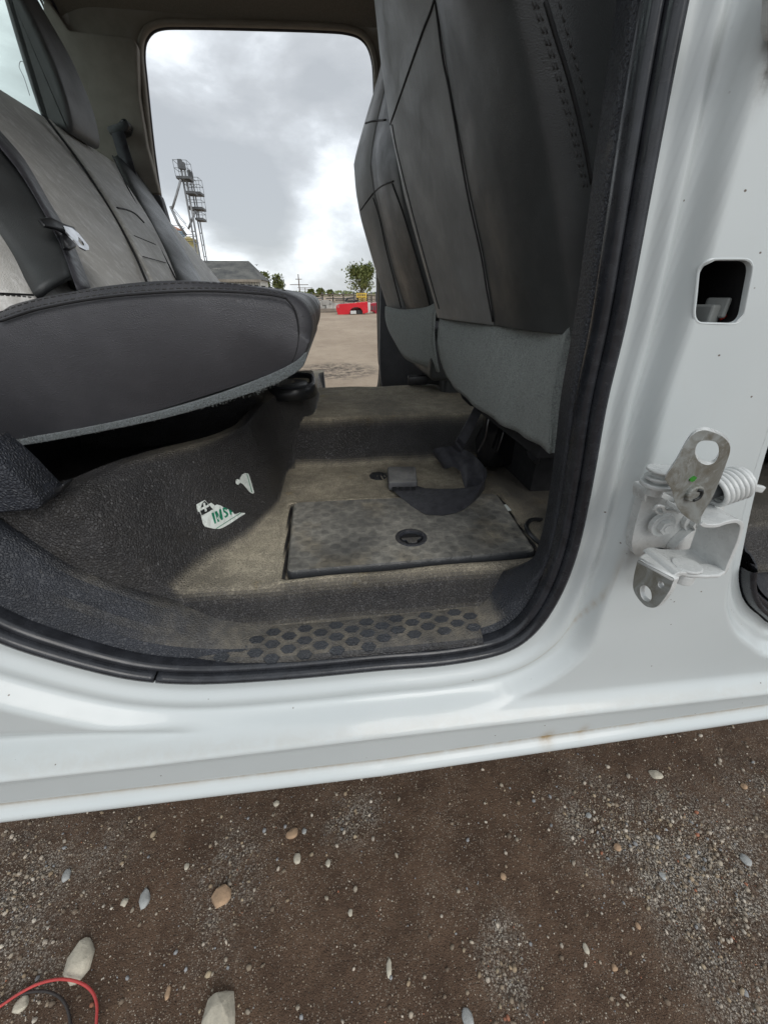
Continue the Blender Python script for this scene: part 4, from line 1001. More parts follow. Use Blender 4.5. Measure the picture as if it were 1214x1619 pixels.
# C-shaped swing arm: a bent strap seen on edge
YF, YB = .292, .340
pathp = [(655, 850), (690, 868), (780, 868), (850, 845), (930, 832), (968, 850), (978, 885), (955, 980), (910, 1090), (870, 1180), (845, 1240), (800, 1262), (700, 1265), (580, 1262), (480, 1250), (430, 1275)]
C_ = [py(*hp(*q), YF) for q in pathp]; C_ = cat(C_, 4)
rings = []
for i, p in enumerate(C_):
    t = C_[min(i+1, len(C_)-1)]-C_[max(i-1, 0)]; t /= np.linalg.norm(t); n_ = np.array((t[2], 0, -t[0]))*.0022
    rings.append([p-n_, p+n_, p+n_+np.array((0, YB-YF, 0)), p-n_+np.array((0, YB-YF, 0))])
bev(mk('swing_arm', *loft(rings), M['wpaint'], HG, False), .0008, 2, 50)
# upper bare plate (the face that was bolted to the door)
def leaf(name, outer_, holes_, P0, nrm, th, par):
    """bare zinc face, white painted edges; traced outline laid on the plane through P0"""
    nrm = np.asarray(nrm, float)
    def on(q): u, v = hp(*q[:2]); r = ray(u, v); return CAM+r*(((P0-CAM)@nrm)/(r@nrm))
    loops = [[on(p) for p in cat([np.append(q, 0) for q in outer_], 4, True)]]+[[on(p) for p in cat([np.append(q, 0) for q in h], 4, True)] for h in holes_]
    V, Fc = plate_g(loops, th); n = sum(len(l) for l in loops); b = MB(); b.add((V, Fc)); b.I = [0 if (max(f) < len(V)//2 or min(f) >= len(V)//2) else 1 for f in Fc]
    return bev(b.build(name, [M['zinc'], M['wpaint']], par, False), .0009, 2, 40)
ub = [(665, 100), (740, 115), (820, 150), (875, 210), (880, 275), (850, 370), (800, 500), (740, 640), (680, 740), (650, 800), (640, 858), (590, 840), (530, 800), (470, 740), (430, 660), (415, 590), (380, 530), (362, 480), (440, 360), (530, 200), (590, 130)]
uh = [(604, 300), (606, 240), (640, 195), (700, 186), (765, 200), (790, 250), (782, 320), (745, 366), (690, 378), (635, 352)]
UP = leaf('upper_leaf', ub, [uh], py(*hp(600, 500), .285), (-.25, 1, 0), (.0050, .0055, .001), HG)
c = py(*hp(600, 612), .282); b = MB()
b.add(cyl_g(c+np.array((0, .006, 0)), c+np.array((0, -.0018, 0)), .0090, 24, .0082)); bev(b.build('pin_end', M['zinc'], UP, False), .001)
tube('pin_slot', cat([c+np.array(q) for q in ((-.001, -.0018, .005), (.004, -.0018, .003), (.004, -.0018, -.003), (-.001, -.0018, -.006))], 4), .0016, M['ink'], UP, 6)
g_ = py(*hp(588, 497), .2815); b = MB(); b.add(plate_g([[g_+np.array((.0028*math.cos(a)*random.uniform(.7, 1.3), 0, .0024*math.sin(a)*random.uniform(.7, 1.3))) for a in np.linspace(0, 6.283, 11, endpoint=False)]], (0, .003, 0))); b.build('green_mark', m_plain('green_paint_dab', (.03, .20, .02), .6), UP, False)
# lower shelf and the bare plate bent down from it
zS = py(*hp(600, 1250), YF)[2]
DA, DB = pz(*hp(150, 1140), zS), pz(*hp(432, 1288), zS)
shl = [(150, 1140), (165, 1105), (205, 1080), (280, 1072), (350, 1098), (440, 1135), (560, 1170), (700, 1165), (800, 1190), (850, 1235), (800, 1262), (700, 1266), (600, 1262), (500, 1250), (455, 1262), (432, 1288)]
b = MB(); b.add(plate_g([[pz(*hp(*q), zS) for q in shl]], (0, 0, -.0045))); bev(b.build('lower_shelf', M['wpaint'], HG, False), .0015)
dn = DB-DA; dn /= np.linalg.norm(dn); nn = np.array((dn[1], -dn[0], 0)); nn = nn if nn[1] > 0 else -nn
lb = [(150, 1140), (220, 1178), (290, 1214), (380, 1262), (432, 1290), (420, 1330), (395, 1390), (340, 1470), (290, 1518), (240, 1522), (190, 1500), (130, 1430), (103, 1360), (108, 1280), (125, 1200)]
lh1 = [(160, 1392), (168, 1355), (200, 1345), (238, 1378), (252, 1430), (240, 1468), (205, 1470), (174, 1440)]; lh2 = [(303, 1328), (320, 1308), (345, 1325), (350, 1352), (330, 1368), (308, 1352)]
leaf('lower_leaf', lb, [lh1, lh2], DA, nn, nn*.0045+np.array((.0035, 0, 0)), HG)
tube('bend_fold', [DA+nn*.003-np.array((0, 0, .0022)), DB+nn*.003-np.array((0, 0, .0022))], .0034, M['wpaint'], HG, 10)
c = pz(*hp(530, 1195), zS+.001); b = MB(); b.add(cyl_g(c, c+np.array((0, 0, .0035)), .0150, 28)); bev(b.build('hinge_pin', M['wpaint'], HG, False), .0012)
b = MB(); b.add(cyl_g(c-np.array((0, 0, .018)), c-np.array((0, 0, .006)), .0125, 26)); bev(b.build('hinge_pin', M['wpaint'], HG, False), .0012)
# stacked washers / pin at the left
c = py(*hp(345, 408), .330)
for dz, r_, h_ in ((0, .0150, .0028), (-.0085, .0140, .0035), (-.0150, .0165, .0045)):
    b = MB(); p = c+np.array((0, 0, dz)); b.add(cyl_g(p, p+np.array((0, 0, -h_)), r_, 30)); bev(b.build('pin_washer', M['wpaint'], HG, False), .0012)
b = MB(); b.add(cyl_g(c-np.array((0, 0, .001)), c+np.array((0, 0, -.03)), .008, 20)); b.build('pin_shaft', M['wpaint'], HG, False)
# coil spring
a_, e_ = py(*hp(740, 590), .325), py(*hp(985, 505), .325); ax_ = (e_-a_); Ls = np.linalg.norm(ax_); ax_ /= Ls; s1 = np.cross(ax_, (0, 1, 0)); s1 /= np.linalg.norm(s1); s2 = np.cross(ax_, s1)
P = []
for i in range(8*18+1):
    t = i/(8*18); an = t*6.5*2*math.pi; rr_ = .0165*(1-.25*max(0, (t-.85)/.15)); P.append(a_+ax_*Ls*t+rr_*(s1*math.cos(an)+s2*math.sin(an)))
SPg = tube('coil_spring', P, .0026, M['wpaint'], HG, 8)
b = MB(); q0 = py(*hp(1000, 545), .320); q1 = py(*hp(1142, 575), .316); slab(b, q0, q1, .006, .0075); bev(b.build('spring_tail', M['wpaint'], SPg, False), .0015)
b = MB(); b.add(cyl_g(a_-ax_*.02, e_, .008, 16)); b.build('spring_core', M['galvd'], SPg, False)
tube('spring_foot', cat([py(*hp(690, 770), .345), py(*hp(740, 800), .34), py(*hp(790, 775), .335), py(*hp(840, 778), .335)], 4), .0022, M['wpaint'], HG)
b = MB(); b.add(plate_g([cat([py(*hp(x, y), .3605) for x, y in ((275, 1055), (320, 1045), (375, 1060), (360, 1078), (310, 1070))], 3, True)], (0, .001, 0))); b.build('plate_slot', M['void'], HG, False)
# upper hinge peeking in
HU = empty('door_hinge', (0, 0, 0), None, None); HU.parent = TRUCK; HU.location = -Vector(tuple(WL[TRUCK.name])); WL[HU.name] = np.zeros(3); tag(HU, 'corner of the upper white hinge plate ringed by grime')
b = MB(); b.add(plate_g([cat([py(u, v, .366) for u, v in [(1207, -30), (1204, 10), (1202, 45), (1205, 60), (1212, 65), (1240, 62), (1300, 50), (1300, -60), (1220, -60)]], 3, True)], (0, -.007, 0))); bev(b.build('wall_plate', M['wpaint'], HU, False), .003)

# ================================================================== LOOSE THINGS IN THE CAB
def thing_mesh(o, label, c, group=None, kind=None): return tag(o, label, c, group, kind)
P = [pz(670, 725, .79), pz(680, 721, .793), pz(692, 716, .80)]
thing_mesh(tube('twig', P, .0012, M['bark'], None, 5, loc=P[0]), 'thin brown twig on the dusty floor left of the curled belt', 'twig')
P = [pz(727, 716, .80), pz(735, 713, .803), pz(744, 708, .806)]
thing_mesh(tube('straw', P, .0011, M['twig'], None, 5, loc=P[0]), 'short pale straw on the floor behind the curled belt', 'straw')
b = MB(); p0 = pz(803, 803, .792); b.add(plate_g([[pz(u, v, .793) for u, v in [(796, 798), (800, 797), (808, 806), (802, 807)]]], (0, 0, -.002)))
thing_mesh(b.build('paper_scrap', M['sticker'], None, False, loc=p0), 'tiny white paper scrap beside the right edge of the bin lid', 'scrap')
b = MB()
for k in range(70):
    u = random.choice([random.uniform(450, 840), random.uniform(640, 760)]); v = random.uniform(735, 790) if random.random() < .75 else random.uniform(915, 960); p = hit(u, v); r_ = random.uniform(.0006, .0018)
    q = [p+np.array((random.uniform(-1, 1), random.uniform(-1, 1), random.uniform(0, 1.5)))*r_ for _i in range(5)]; b.add((q, [(0, 1, 2), (0, 2, 3), (0, 3, 4), (0, 4, 1), (1, 2, 3), (1, 3, 4)]))
o = b.build('floor_crumbs', M['woodd'], None, False); tag(o, 'dark crumbs and grit scattered over the cab floor', 'crumbs', None, 'stuff')

# ================================================================== GROUND
def gm(x, y):
    """share of pale grit on the near ground"""
    n = noise.noise(Vector((x*2.3+3.1, y*2.3-1.7, .3)))*.55+noise.noise(Vector((x*6.5, y*6.5, 4.1)))*.35
    g = 0
    for u, v, sx, sy, a in ((60, 1400, .16, .14, .9), (140, 1330, .14, .08, .6), (940, 1290, .10, .12, .9), (1080, 1340, .14, .10, .8), (1130, 1480, .14, .16, .55), (1190, 1250, .12, .10, .4), (800, 1530, .06, .08, .6), (360, 1380, .07, .12, .45), (560, 1300, .08, .06, .35), (40, 1570, .12, .06, .4)):
        q = pz(u, v, 0); g += a*math.exp(-((x-q[0])/sx)**2-((y-q[1])/sy)**2)
    return max(0., min(1., g*(.75+n*1.2)+.06+max(0, n)*.22))
gxs = np.concatenate((-np.geomspace(4000, 1.4, 26), np.arange(-1.35, 1.75, .022), np.geomspace(1.8, 4000, 26)))
gys = np.concatenate((-np.geomspace(60, .5, 8), np.arange(-.45, .95, .022), np.geomspace(1., 5000, 48)))
Xg2, Yg2 = np.meshgrid(gxs, gys); nearm = (np.abs(Xg2) < 1.8) & (Yg2 < 1.2) & (Yg2 > -.6)
Zg2 = np.zeros(Xg2.shape); GR = np.zeros(Xg2.shape)
for i, j in zip(*np.nonzero(nearm)):
    x, y = Xg2[i, j], Yg2[i, j]; GR[i, j] = gm(x, y); Zg2[i, j] = .010*noise.noise(Vector((x*3, y*3, 1)))+.006*noise.noise(Vector((x*11, y*11, 2)))
far = sstep(Yg2, 2.0, 5.0)
I = np.arange(Xg2.size).reshape(Xg2.shape); Fc = np.stack((I[:-1, :-1].ravel(), I[:-1, 1:].ravel(), I[1:, 1:].ravel(), I[1:, :-1].ravel()), 1)
def m_ground():
    t = NT('yard_dirt'); gr = t.n('ShaderNodeAttribute', attribute_name='grit').outputs['Fac']; fr = t.n('ShaderNodeAttribute', attribute_name='far').outputs['Fac']
    a = t.mix(t.ramp(t.noise(9, 6, .7), .3, .7), (.080, .046, .027), (.155, .096, .060))
    sp_ = t.voro(330, out='Color'); spc = t.n('ShaderNodeSeparateColor'); t.l(sp_, spc.inputs[0]); d1 = t.voro(330)
    gt = t.mix(spc.outputs[0], (.13, .10, .075), (.50, .42, .33)); m1 = t.math('MULTIPLY', t.math('GREATER_THAN', spc.outputs[1], t.ramp(t.noise(7, 5, .7), .35, .65, .93, .45)), t.ramp(d1, .3, .5, 1, 0))
    a = t.mix(t.math('MULTIPLY', m1, .8), a, gt)
    g2 = t.mix(t.ramp(t.noise(170, 5, .85), .40, .62), (.12, .10, .08), (.60, .55, .47))
    vz = t.voro(230, out='Color'); vzc = t.n('ShaderNodeSeparateColor'); t.l(vz, vzc.inputs[0]); vd = t.voro(230)
    g2 = t.mix(t.ramp(vd, .30, .62, 1, 0), (.085, .065, .05), t.mix(vzc.outputs[0], g2, (.62, .57, .49))); a = t.mix(t.math('MULTIPLY', t.ramp(gr, .08, .50), t.math('MULTIPLY', t.ramp(t.noise(40, 5, .7), .36, .54, .25, 1.), t.ramp(t.noise(9, 6, .75, dist=.6), .40, .56, .1, 1.))), a, g2)
    fco = t.scale((1, .5, 1)); f1 = t.mix(t.ramp(t.noise(.35, 8, .7, co=fco), .3, .7), (.27, .205, .145), (.40, .32, .235))
    f2 = t.mix(t.ramp(t.noise(2.8, 8, .75, co=t.scale((.8, 1, 1))), .50, .68, 0, .55), f1, (.20, .15, .11))
    f2 = t.mix(t.ramp(t.noise(9, 6, .8), .58, .7, 0, .6), f2, (.52, .48, .42))
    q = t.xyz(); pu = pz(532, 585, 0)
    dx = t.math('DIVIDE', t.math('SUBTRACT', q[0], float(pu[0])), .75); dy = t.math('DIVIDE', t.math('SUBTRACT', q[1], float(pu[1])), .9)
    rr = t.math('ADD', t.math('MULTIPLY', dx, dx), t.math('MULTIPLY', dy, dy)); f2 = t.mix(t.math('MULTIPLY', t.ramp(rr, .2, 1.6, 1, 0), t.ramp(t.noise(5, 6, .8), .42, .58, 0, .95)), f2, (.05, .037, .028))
    t.col(t.mix(fr, a, f2)); t.set(Roughness=.93)
    p = t.bump(t.noise(60, 8, .75), .9, .010); p = t.bump(t.voro(330), .6, .004, p); t.bump(t.noise(3, 8, .8), .5, .05, p); return t.m
M['ground'] = m_ground()
G = fast('ground', np.stack((Xg2.ravel(), Yg2.ravel(), Zg2.ravel()), 1), Fc, M['ground'], None, True, {'grit': GR.ravel(), 'far': far.ravel()}); tag(G, 'brown dirt yard with patches of pale grit', 'ground', None, 'structure')
def gz_(x, y): return .010*noise.noise(Vector((x*3, y*3, 1)))+.006*noise.noise(Vector((x*11, y*11, 2)))
# loose gravel: one object of many small faceted pebbles
t_ = (1+5**.5)/2; ico = np.array([(-1, t_, 0), (1, t_, 0), (-1, -t_, 0), (1, -t_, 0), (0, -1, t_), (0, 1, t_), (0, -1, -t_), (0, 1, -t_), (t_, 0, -1), (t_, 0, 1), (-t_, 0, -1), (-t_, 0, 1)]); ico /= np.linalg.norm(ico[0])
icf = np.array([(0, 11, 5), (0, 5, 1), (0, 1, 7), (0, 7, 10), (0, 10, 11), (1, 5, 9), (5, 11, 4), (11, 10, 2), (10, 7, 6), (7, 1, 8), (3, 9, 4), (3, 4, 2), (3, 2, 6), (3, 6, 8), (3, 8, 9), (4, 9, 5), (2, 4, 11), (6, 2, 10), (8, 6, 7), (9, 8, 1)])
VV = []; FF = []; CC = []; cnt = 0
pal = [(.56, .49, .40), (.42, .36, .28), (.29, .23, .165), (.18, .135, .095), (.62, .56, .47), (.38, .29, .19), (.32, .33, .34), (.46, .37, .25), (.40, .16, .09)]
pw = np.array([.17, .2, .18, .16, .06, .09, .07, .055, .015]); pw /= pw.sum()
tries = 0
while cnt < 34000 and tries < 220000:
    tries += 1
    x = rng.uniform(-1.15, 1.45); y = rng.uniform(-.05, .95)
    g = gm(x, y)
    if rng.random() > .022+.978*g**1.5: continue
    r_ = .0009+.0011*rng.random()+.0050*rng.random()**14+(.0035 if rng.random() < .004 else 0)
    c = np.array(pal[rng.choice(9, p=pw)])*rng.uniform(.7, 1.15)
    A_ = rng.normal(size=(3, 3)); Q, _r = np.linalg.qr(A_); v = ico*(1+rng.uniform(-.22, .22, (12, 1))); v = (v*np.array((1, rng.uniform(.65, 1), rng.uniform(.5, .85))))@Q*r_
    v = v+np.array((x, y, gz_(x, y)+r_*.18)); VV.append(v); FF.append(icf+12*cnt); CC.append(np.tile(np.append(c, 1), (12, 1))); cnt += 1
t = NT('gravel'); at = t.n('ShaderNodeAttribute', attribute_name='pc'); t.col(t.mix(t.ramp(t.noise(300, 3), .3, .7, 0, .35), at.outputs['Color'], (.12, .10, .08))); t.set(Roughness=.9); M['gravel'] = t.m
GV = fast('gravel', np.concatenate(VV), np.concatenate(FF), M['gravel'], None, False, {'pc': np.concatenate(CC)}); tag(GV, 'fine loose gravel lying in pale patches on the dirt', 'gravel', None, 'stuff')
# stones one can tell apart
def rock(u, v, wpx, hpx, mat, label, ang=0, seed=0, tall=.5):
    q = pz(u, v, 0); sc = np.linalg.norm(pz(u+wpx/2, v, 0)-pz(u-wpx/2, v, 0))/2; sy = sc*hpx/wpx*1.1
    rs = np.random.default_rng(seed+50); b = bmesh.new()
    D_ = rs.normal(size=(42, 3)); D_ /= np.linalg.norm(D_, axis=1)[:, None]; D_ *= rs.uniform(.84, 1.06, (42, 1))
    for p in D_:
        X_ = p[0]*sc; Y_ = p[1]*sy; b.verts.new((X_*math.cos(ang)-Y_*math.sin(ang), X_*math.sin(ang)+Y_*math.cos(ang), p[2]*min(sc, sy)*tall*1.3))
    bmesh.ops.convex_hull(b, input=list(b.verts)); bmesh.ops.delete(b, geom=[v_ for v_ in b.verts if not v_.link_faces], context='VERTS')
    bmesh.ops.bevel(b, geom=list(b.edges), offset=min(sc, sy)*.05, segments=1, affect='EDGES', clamp_overlap=True)
    me = bpy.data.meshes.new('stone'); b.to_mesh(me); b.free(); o = link('stone', me, mat)
    o.location = (q[0], q[1], gz_(q[0], q[1])+min(sc, sy)*tall*.35); return tag(o, label, 'stone', 'stones on the dirt')
rock(348, 1608, 54, 52, M['rock'], 'large angular cream stone cut off by the bottom edge', .3, 1, .8)
rock(128, 1518, 42, 50, M['rock'], 'big pale tan stone above the red cable', .2, 2)
rock(351, 1420, 34, 28, M['rocko'], 'flat tan brown stone left of centre', .5, 3)
rock(229, 1422, 18, 26, M['rockg'], 'pale grey wedge shaped stone', .1, 4)
rock(462, 1319, 20, 15, M['rocko'], 'orange brown oval stone near the sill', .4, 5)
rock(470, 1359, 13, 15, M['rock'], 'small white stone just below the orange one', .1, 6)
rock(519, 1366, 9, 10, M['rock'], 'tiny round white stone right of two others', .1, 7)
rock(481, 1314, 8, 9, M['rockg'], 'small bluish grey stone touching the orange one', .1, 8)
rock(1036, 1226, 22, 13, M['rock'], 'oblong cream stone at the upper right of the dirt', -.4, 9)
rock(975, 1341, 13, 10, M['rocko'], 'rounded tan stone in the right hand gravel', .2, 10)
rock(1047, 1386, 10, 11, M['rockg'], 'small light grey stone in the right hand gravel', .7, 11)
rock(615, 1531, 9, 22, M['rock'], 'narrow upright cream stone near the bottom', -.1, 12)
rock(926, 1500, 10, 13, M['rock'], 'small tan stone low right of centre', .1, 13)
rock(1008, 1465, 8, 9, M['rocko'], 'small reddish stone low on the right', .1, 14)
rock(972, 1530, 11, 9, M['rocko'], 'reddish brick chip near the lower right', .3, 15)
rock(1180, 1360, 16, 16, M['rockg'], 'brownish grey stone near the right edge', .3, 16)
rock(35, 1590, 22, 18, M['rock'], 'tan stone below the red cable at the left edge', .3, 17)
rock(105, 1385, 14, 16, M['rockg'], 'dull brown stone in the left hand gravel', .3, 18)
rock(740, 1612, 18, 26, M['rockg'], 'grey stone at the bottom edge right of centre', .1, 19)
rock(197, 1427, 12, 11, M['rock'], 'small pale stone left of the wedge shaped one', .1, 20)
rock(296, 1372, 8, 9, M['rock'], 'small tan stone left below the sill', .1, 21)
rock(554, 1445, 8, 9, M['rock'], 'small tan pebble in the middle of the dirt', .1, 22)
rock(1175, 1245, 12, 8, M['rocko'], 'tan stone at the far right by the sill', .1, 23)
rock(795, 1386, 10, 9, M['rocko'], 'brown stone in the central dark dirt', .1, 24)
rock(930, 1290, 10, 8, M['rockg'], 'light grey stone below the sill at right', .1, 25)
rock(264, 1570, 9, 17, M['rocko'], 'narrow brown stone halfway between the red cable and the largest cream stone', .1, 26)
rock(437, 1271, 10, 9, M['rock'], 'brown stone close under the sill edge', .1, 27)
# cables
def cable(name, pts, r, mat, label):
    P = cat([pz(u, v, z) for u, v, z in pts], 8); return tag(tube(name, P, r, mat, None, 10, loc=P[0]), label, 'cable')
cable('red_cable', [(-60, 1620, .01), (-10, 1598, .012), (30, 1572, .016), (62, 1556, .02), (95, 1549, .02), (125, 1554, .016), (145, 1568, .012), (153, 1590, .012), (152, 1625, .012), (150, 1700, .012)], .0025, m_plain('red_cable', (.50, .06, .055), .5, bump=.2), 'faded red cable looping over the dirt')
cable('black_cable', [(-60, 1610, .008), (0, 1590, .01), (35, 1572, .012), (70, 1568, .014), (95, 1578, .012), (108, 1600, .01), (112, 1640, .008), (110, 1700, .008)], .0026, m_plain('black_cable', (.03, .025, .023), .6, bump=.2), 'black cable looping inside the red one')

# ================================================================== BEYOND THE TRUCK
def prism_px(b, pts, Y, dy, mi=0): b.add(plate_g([[py(u, v, Y) for u, v in pts]], (0, dy, 0)), mi)
def cp(x, y): return (400+x/5.06, 400+y/5.06)
D = float(pz(550, 497, 0)[1])
bx = np.array(pz(556, 497, 0))
RT = empty('truck_box', (bx[0], D, 0), 'bright red pickup load box set down on the dirt, with a wheel arch cut out', 'truck box')
arch = [cp(*q) for q in [(775, 488), (776, 462), (785, 445), (805, 434), (835, 432), (860, 440), (874, 460), (880, 486)]]
b = MB(); prism_px(b, [cp(680, 494), cp(672, 470), cp(664, 440), cp(665, 418), cp(690, 406), cp(780, 400), cp(915, 386), cp(922, 472)]+arch[::-1], D, .12); bev(b.build('side_panel', M['red'], RT, False), .02)
b = MB(); prism_px(b, [cp(684, 492), cp(670, 440), cp(672, 420), cp(915, 390), cp(918, 472)], D+1.5, .1); b.build('far_panel', M['red'], RT, False)
q = [py(*cp(680, 482), D+.1), py(*cp(915, 478), D+.1)]; b = MB(); b.add(box_g(((q[0][0]+q[1][0])/2, D+.8, .45), (q[1][0]-q[0][0], 1.4, .08))); b.build('bed_floor', M['galvd'], RT, False)
b = MB(); prism_px(b, [cp(666, 418), cp(690, 416), cp(690, 436), cp(676, 440)], D-.02, .02); b.build('tail_lamp', m_plain('lamp_lens', (.5, .12, .12), .2), RT, False)
b = MB(); prism_px(b, [cp(918, 398), cp(938, 398), cp(940, 452), cp(930, 478), cp(905, 478), cp(908, 455)], D+.1, .9); bev(b.build('white_end_panel', M['wpaint'], RT, False), .02)
for pp_, dy0, dd in (([cp(676, 478), cp(725, 478), cp(722, 492), cp(680, 495)], .1, 1.2), ([cp(832, 455), cp(872, 450), cp(876, 486), cp(836, 486)], .3, .9)):
    b = MB(); prism_px(b, pp_, D+dy0, dd); b.build('support_block', M['galvd'], RT, False)
w0 = pz(559, 497, 0); b = MB(); prism_px(b, [cp(778, 462), cp(826, 460), cp(826, 486), cp(780, 487)], D-.3, .35); o = bev(b.build('white_tub', M['wpaint'], None, False, loc=(py(*cp(800, 480), D)[0], D-.2, 0)), .02); tag(o, 'white plastic tub standing in the wheel arch of the red box', 'tub')
D2_ = D+1.5
b = MB(); prism_px(b, [cp(940, 402), cp(990, 395), cp(1040, 395), cp(1040, 488), cp(975, 488), cp(972, 470), cp(942, 466)], D2_, 1.5); for_loc = py(*cp(980, 480), D2_)
RT2 = empty('truck_box', (for_loc[0], D2_, 0), 'dark red tailgate end of a second box, half hidden by the far pillar', 'truck box'); bev(b.build('side_panel', m_plain('dark_red_paint', (.32, .012, .03), .3, nz=.1, sc=2), RT2, False), .03)
b = MB()
for k in range(4): prism_px(b, [cp(948+k*22, 420), cp(960+k*22, 419), cp(960+k*22, 455), cp(948+k*22, 456)], D2_-.02, .02)
b.build('recess_panel', M['galvd'], RT2, False)
# black cover lying over the red box
b = MB(); 
for pts in ([(738, 372), (750, 356), (800, 352), (838, 356), (845, 362), (800, 362), (762, 366), (748, 388), (736, 390)], [(745, 384), (840, 372), (845, 378), (760, 393)], [(832, 358), (842, 358), (846, 376), (838, 378)]): prism_px(b, [cp(*q) for q in pts], D+.3, .5)
q = py(*cp(790, 390), D+.3); o = b.build('black_rack', M['black'], None, False, loc=q); tag(o, 'black metal rack lying on top of the red box', 'rack')
b = MB(); prism_px(b, [cp(800, 380), cp(850, 376), cp(850, 388), cp(800, 392)], D+.5, .4); o = b.build('steel_toolbox', M['galv'], None, False, loc=py(*cp(825, 388), D+.5)); tag(o, 'small grey steel box beside the black rack on the red box', 'box')
# yellow frame
b = MB(); Yq = D+6
for k in range(6): u = 832+k*14; b.add(cyl_g(py(*cp(u, 322), Yq), py(*cp(u+1, 400), Yq), .03 if k % 5 else .05, 6))
for v in (323, 350): b.add(cyl_g(py(*cp(828, v), Yq), py(*cp(910, v), Yq), .045, 6))
for k in (0, 5): u = 832+k*14; p = py(*cp(u, 400), Yq); b.add(cyl_g(p, (p[0], p[1], 0), .05, 6))
o = b.build('yellow_rack', M['yellow'], None, loc=(py(*cp(870, 400), Yq)[0], Yq, 0)); tag(o, 'yellow tubular steel rack standing behind the red box', 'rack')
# timber racks: tiers of beams
def pile(u0, u1, v0, v1, Y, rows, label, mats, seed):
    random.seed(seed); p0 = py(u0, v1, Y); p1 = py(u1, v1, Y); r_ = empty('timber_stack', ((p0[0]+p1[0])/2, Y, 0), label, 'timber stack', 'timber stacks across the yard')
    top_ = py(u0, v0, Y)[2]; 
    for k in range(rows):
        z = .15+(top_-.3)*k/(rows-1); b = MB(); x = p0[0]
        x1_ = p1[0]
        while x < x1_-.3:
            L = min(x1_-x, random.uniform(1.5, 4.5)); hgt = top_/rows*random.uniform(.35, .6); b.add(box_g((x+L/2, Y+random.uniform(-.1, .5), z+hgt/2), (L-.05, random.uniform(.8, 1.6), hgt))); x += L+random.uniform(-.1, .4)
        b.build('beam_tier', mats[k % len(mats)], r_, False)
    for i in range(6): b = MB(); x = p0[0]+(x1_-p0[0])*i/5; b.add(box_g((x, Y-.1, top_/2), (.12, .2, top_+.2))); b.build('rack_post', M['galvd'], r_, False)
pile(478, 560, 463.5, 488, D+10, 8, 'long rack of stacked grey timbers left of the yellow rack', [M['wood'], M['woodd'], M['galv']], 3)
pile(560, 594, 463, 488, D+12, 8, 'shorter rack of brown timbers right of the yellow rack', [M['woodd'], M['wood']], 4)
b = MB(); random.seed(5)
for k in range(26):
    u = random.uniform(503, 531); v = random.uniform(476, 488); p = py(u, v, D+5); b.add(box_g((p[0], p[1], max(.1, p[2])), (random.uniform(.3, .9), random.uniform(.3, .8), random.uniform(.12, .35)), random.uniform(-.5, .5)))
b.add(box_g((py(516, 487, D+5)[0], D+5, .12), (1.9, 1.2, .24)))
o = b.build('pallet_heap', m_plain('pale_scrap', (.40, .39, .36), .8, nz=.3, sc=2), None, False, loc=(py(516, 488, D+5)[0], D+5, 0)); tag(o, 'heap of pale broken pallets and scrap left of the red box', 'scrap heap')
b = MB(); prism_px(b, [(500, 487.6), (560, 487.6), (560, 492), (500, 493)], D+4, 3); o = b.build('kerb_beam', M['wood'], None, False, loc=(py(520, 490, D+4)[0], D+4, 0)); tag(o, 'low weathered beam lying on the ground before the scrap heap', 'beam')
# shed
YS = 62.
def ap(x, y): return (240+x/6.07, 240+y/6.07)
e0 = py(*ap(1050, 1225), YS); e1 = py(*ap(200, 1225), YS); rz = py(*ap(930, 1045), YS)[2]; eave = e0[2]; xr = e0[0]; xl = e1[0]-6; dep = 9.
SH = empty('shed', ((xl+xr)/2, YS+dep/2, 0), 'low white board shed with a weathered grey patched roof', 'shed')
xrr = py(*ap(930, 1045), YS+dep/2)[0]
rzc = py(*ap(930, 1045), YS+dep/2)[2]
b = MB(); b.add(box_g(((xl+xr)/2-.1, YS+dep/2, eave/2), (xr-xl-.4, dep-.8, eave))); WA = b.build('wall', m_plain('old_white_boards', (.50, .50, .46), .8, nz=.15, sc=1.5), SH, False)
b = MB(); V = [np.array(p) for p in ((xl, YS-.2, eave), (xr, YS-.2, eave), (xrr, YS+dep/2, rzc), (xl, YS+dep/2, rzc), (xr, YS+dep+.2, eave), (xl, YS+dep+.2, eave))]
b.add((V, [(0, 1, 2, 3), (3, 2, 4, 5), (1, 4, 2), (0, 3, 5), (0, 5, 4, 1)]))
t = NT('patched_roof'); n = t.noise(.5, 7, .7, co=t.scale((1, 1, 2))); c = t.mix(t.ramp(n, .3, .7), (.045, .048, .05), (.13, .13, .12)); c = t.mix(t.ramp(t.noise(1.3, 7, .8, co=t.scale((.35, 1, 2))), .62, .66, 0, .7), c, (.36, .34, .30)); t.col(c); t.set(Roughness=.9)
b.build('roof', t.m, SH, False)
b = MB(); b.add(box_g(((xl+xr)/2, YS-.25, eave-.12), (xr-xl, .12, .28))); b.build('fascia', m_plain('rusty_fascia', (.24, .215, .18), .8, nz=.3, sc=1), SH, False)
b = MB()
for k in range(60): x = xr-.3-k*.35; b.add(box_g((x, YS+.37, eave/2-.1), (.06, .04, eave-.3)))
b.build('cladding_strips', M['galv'], WA, False)
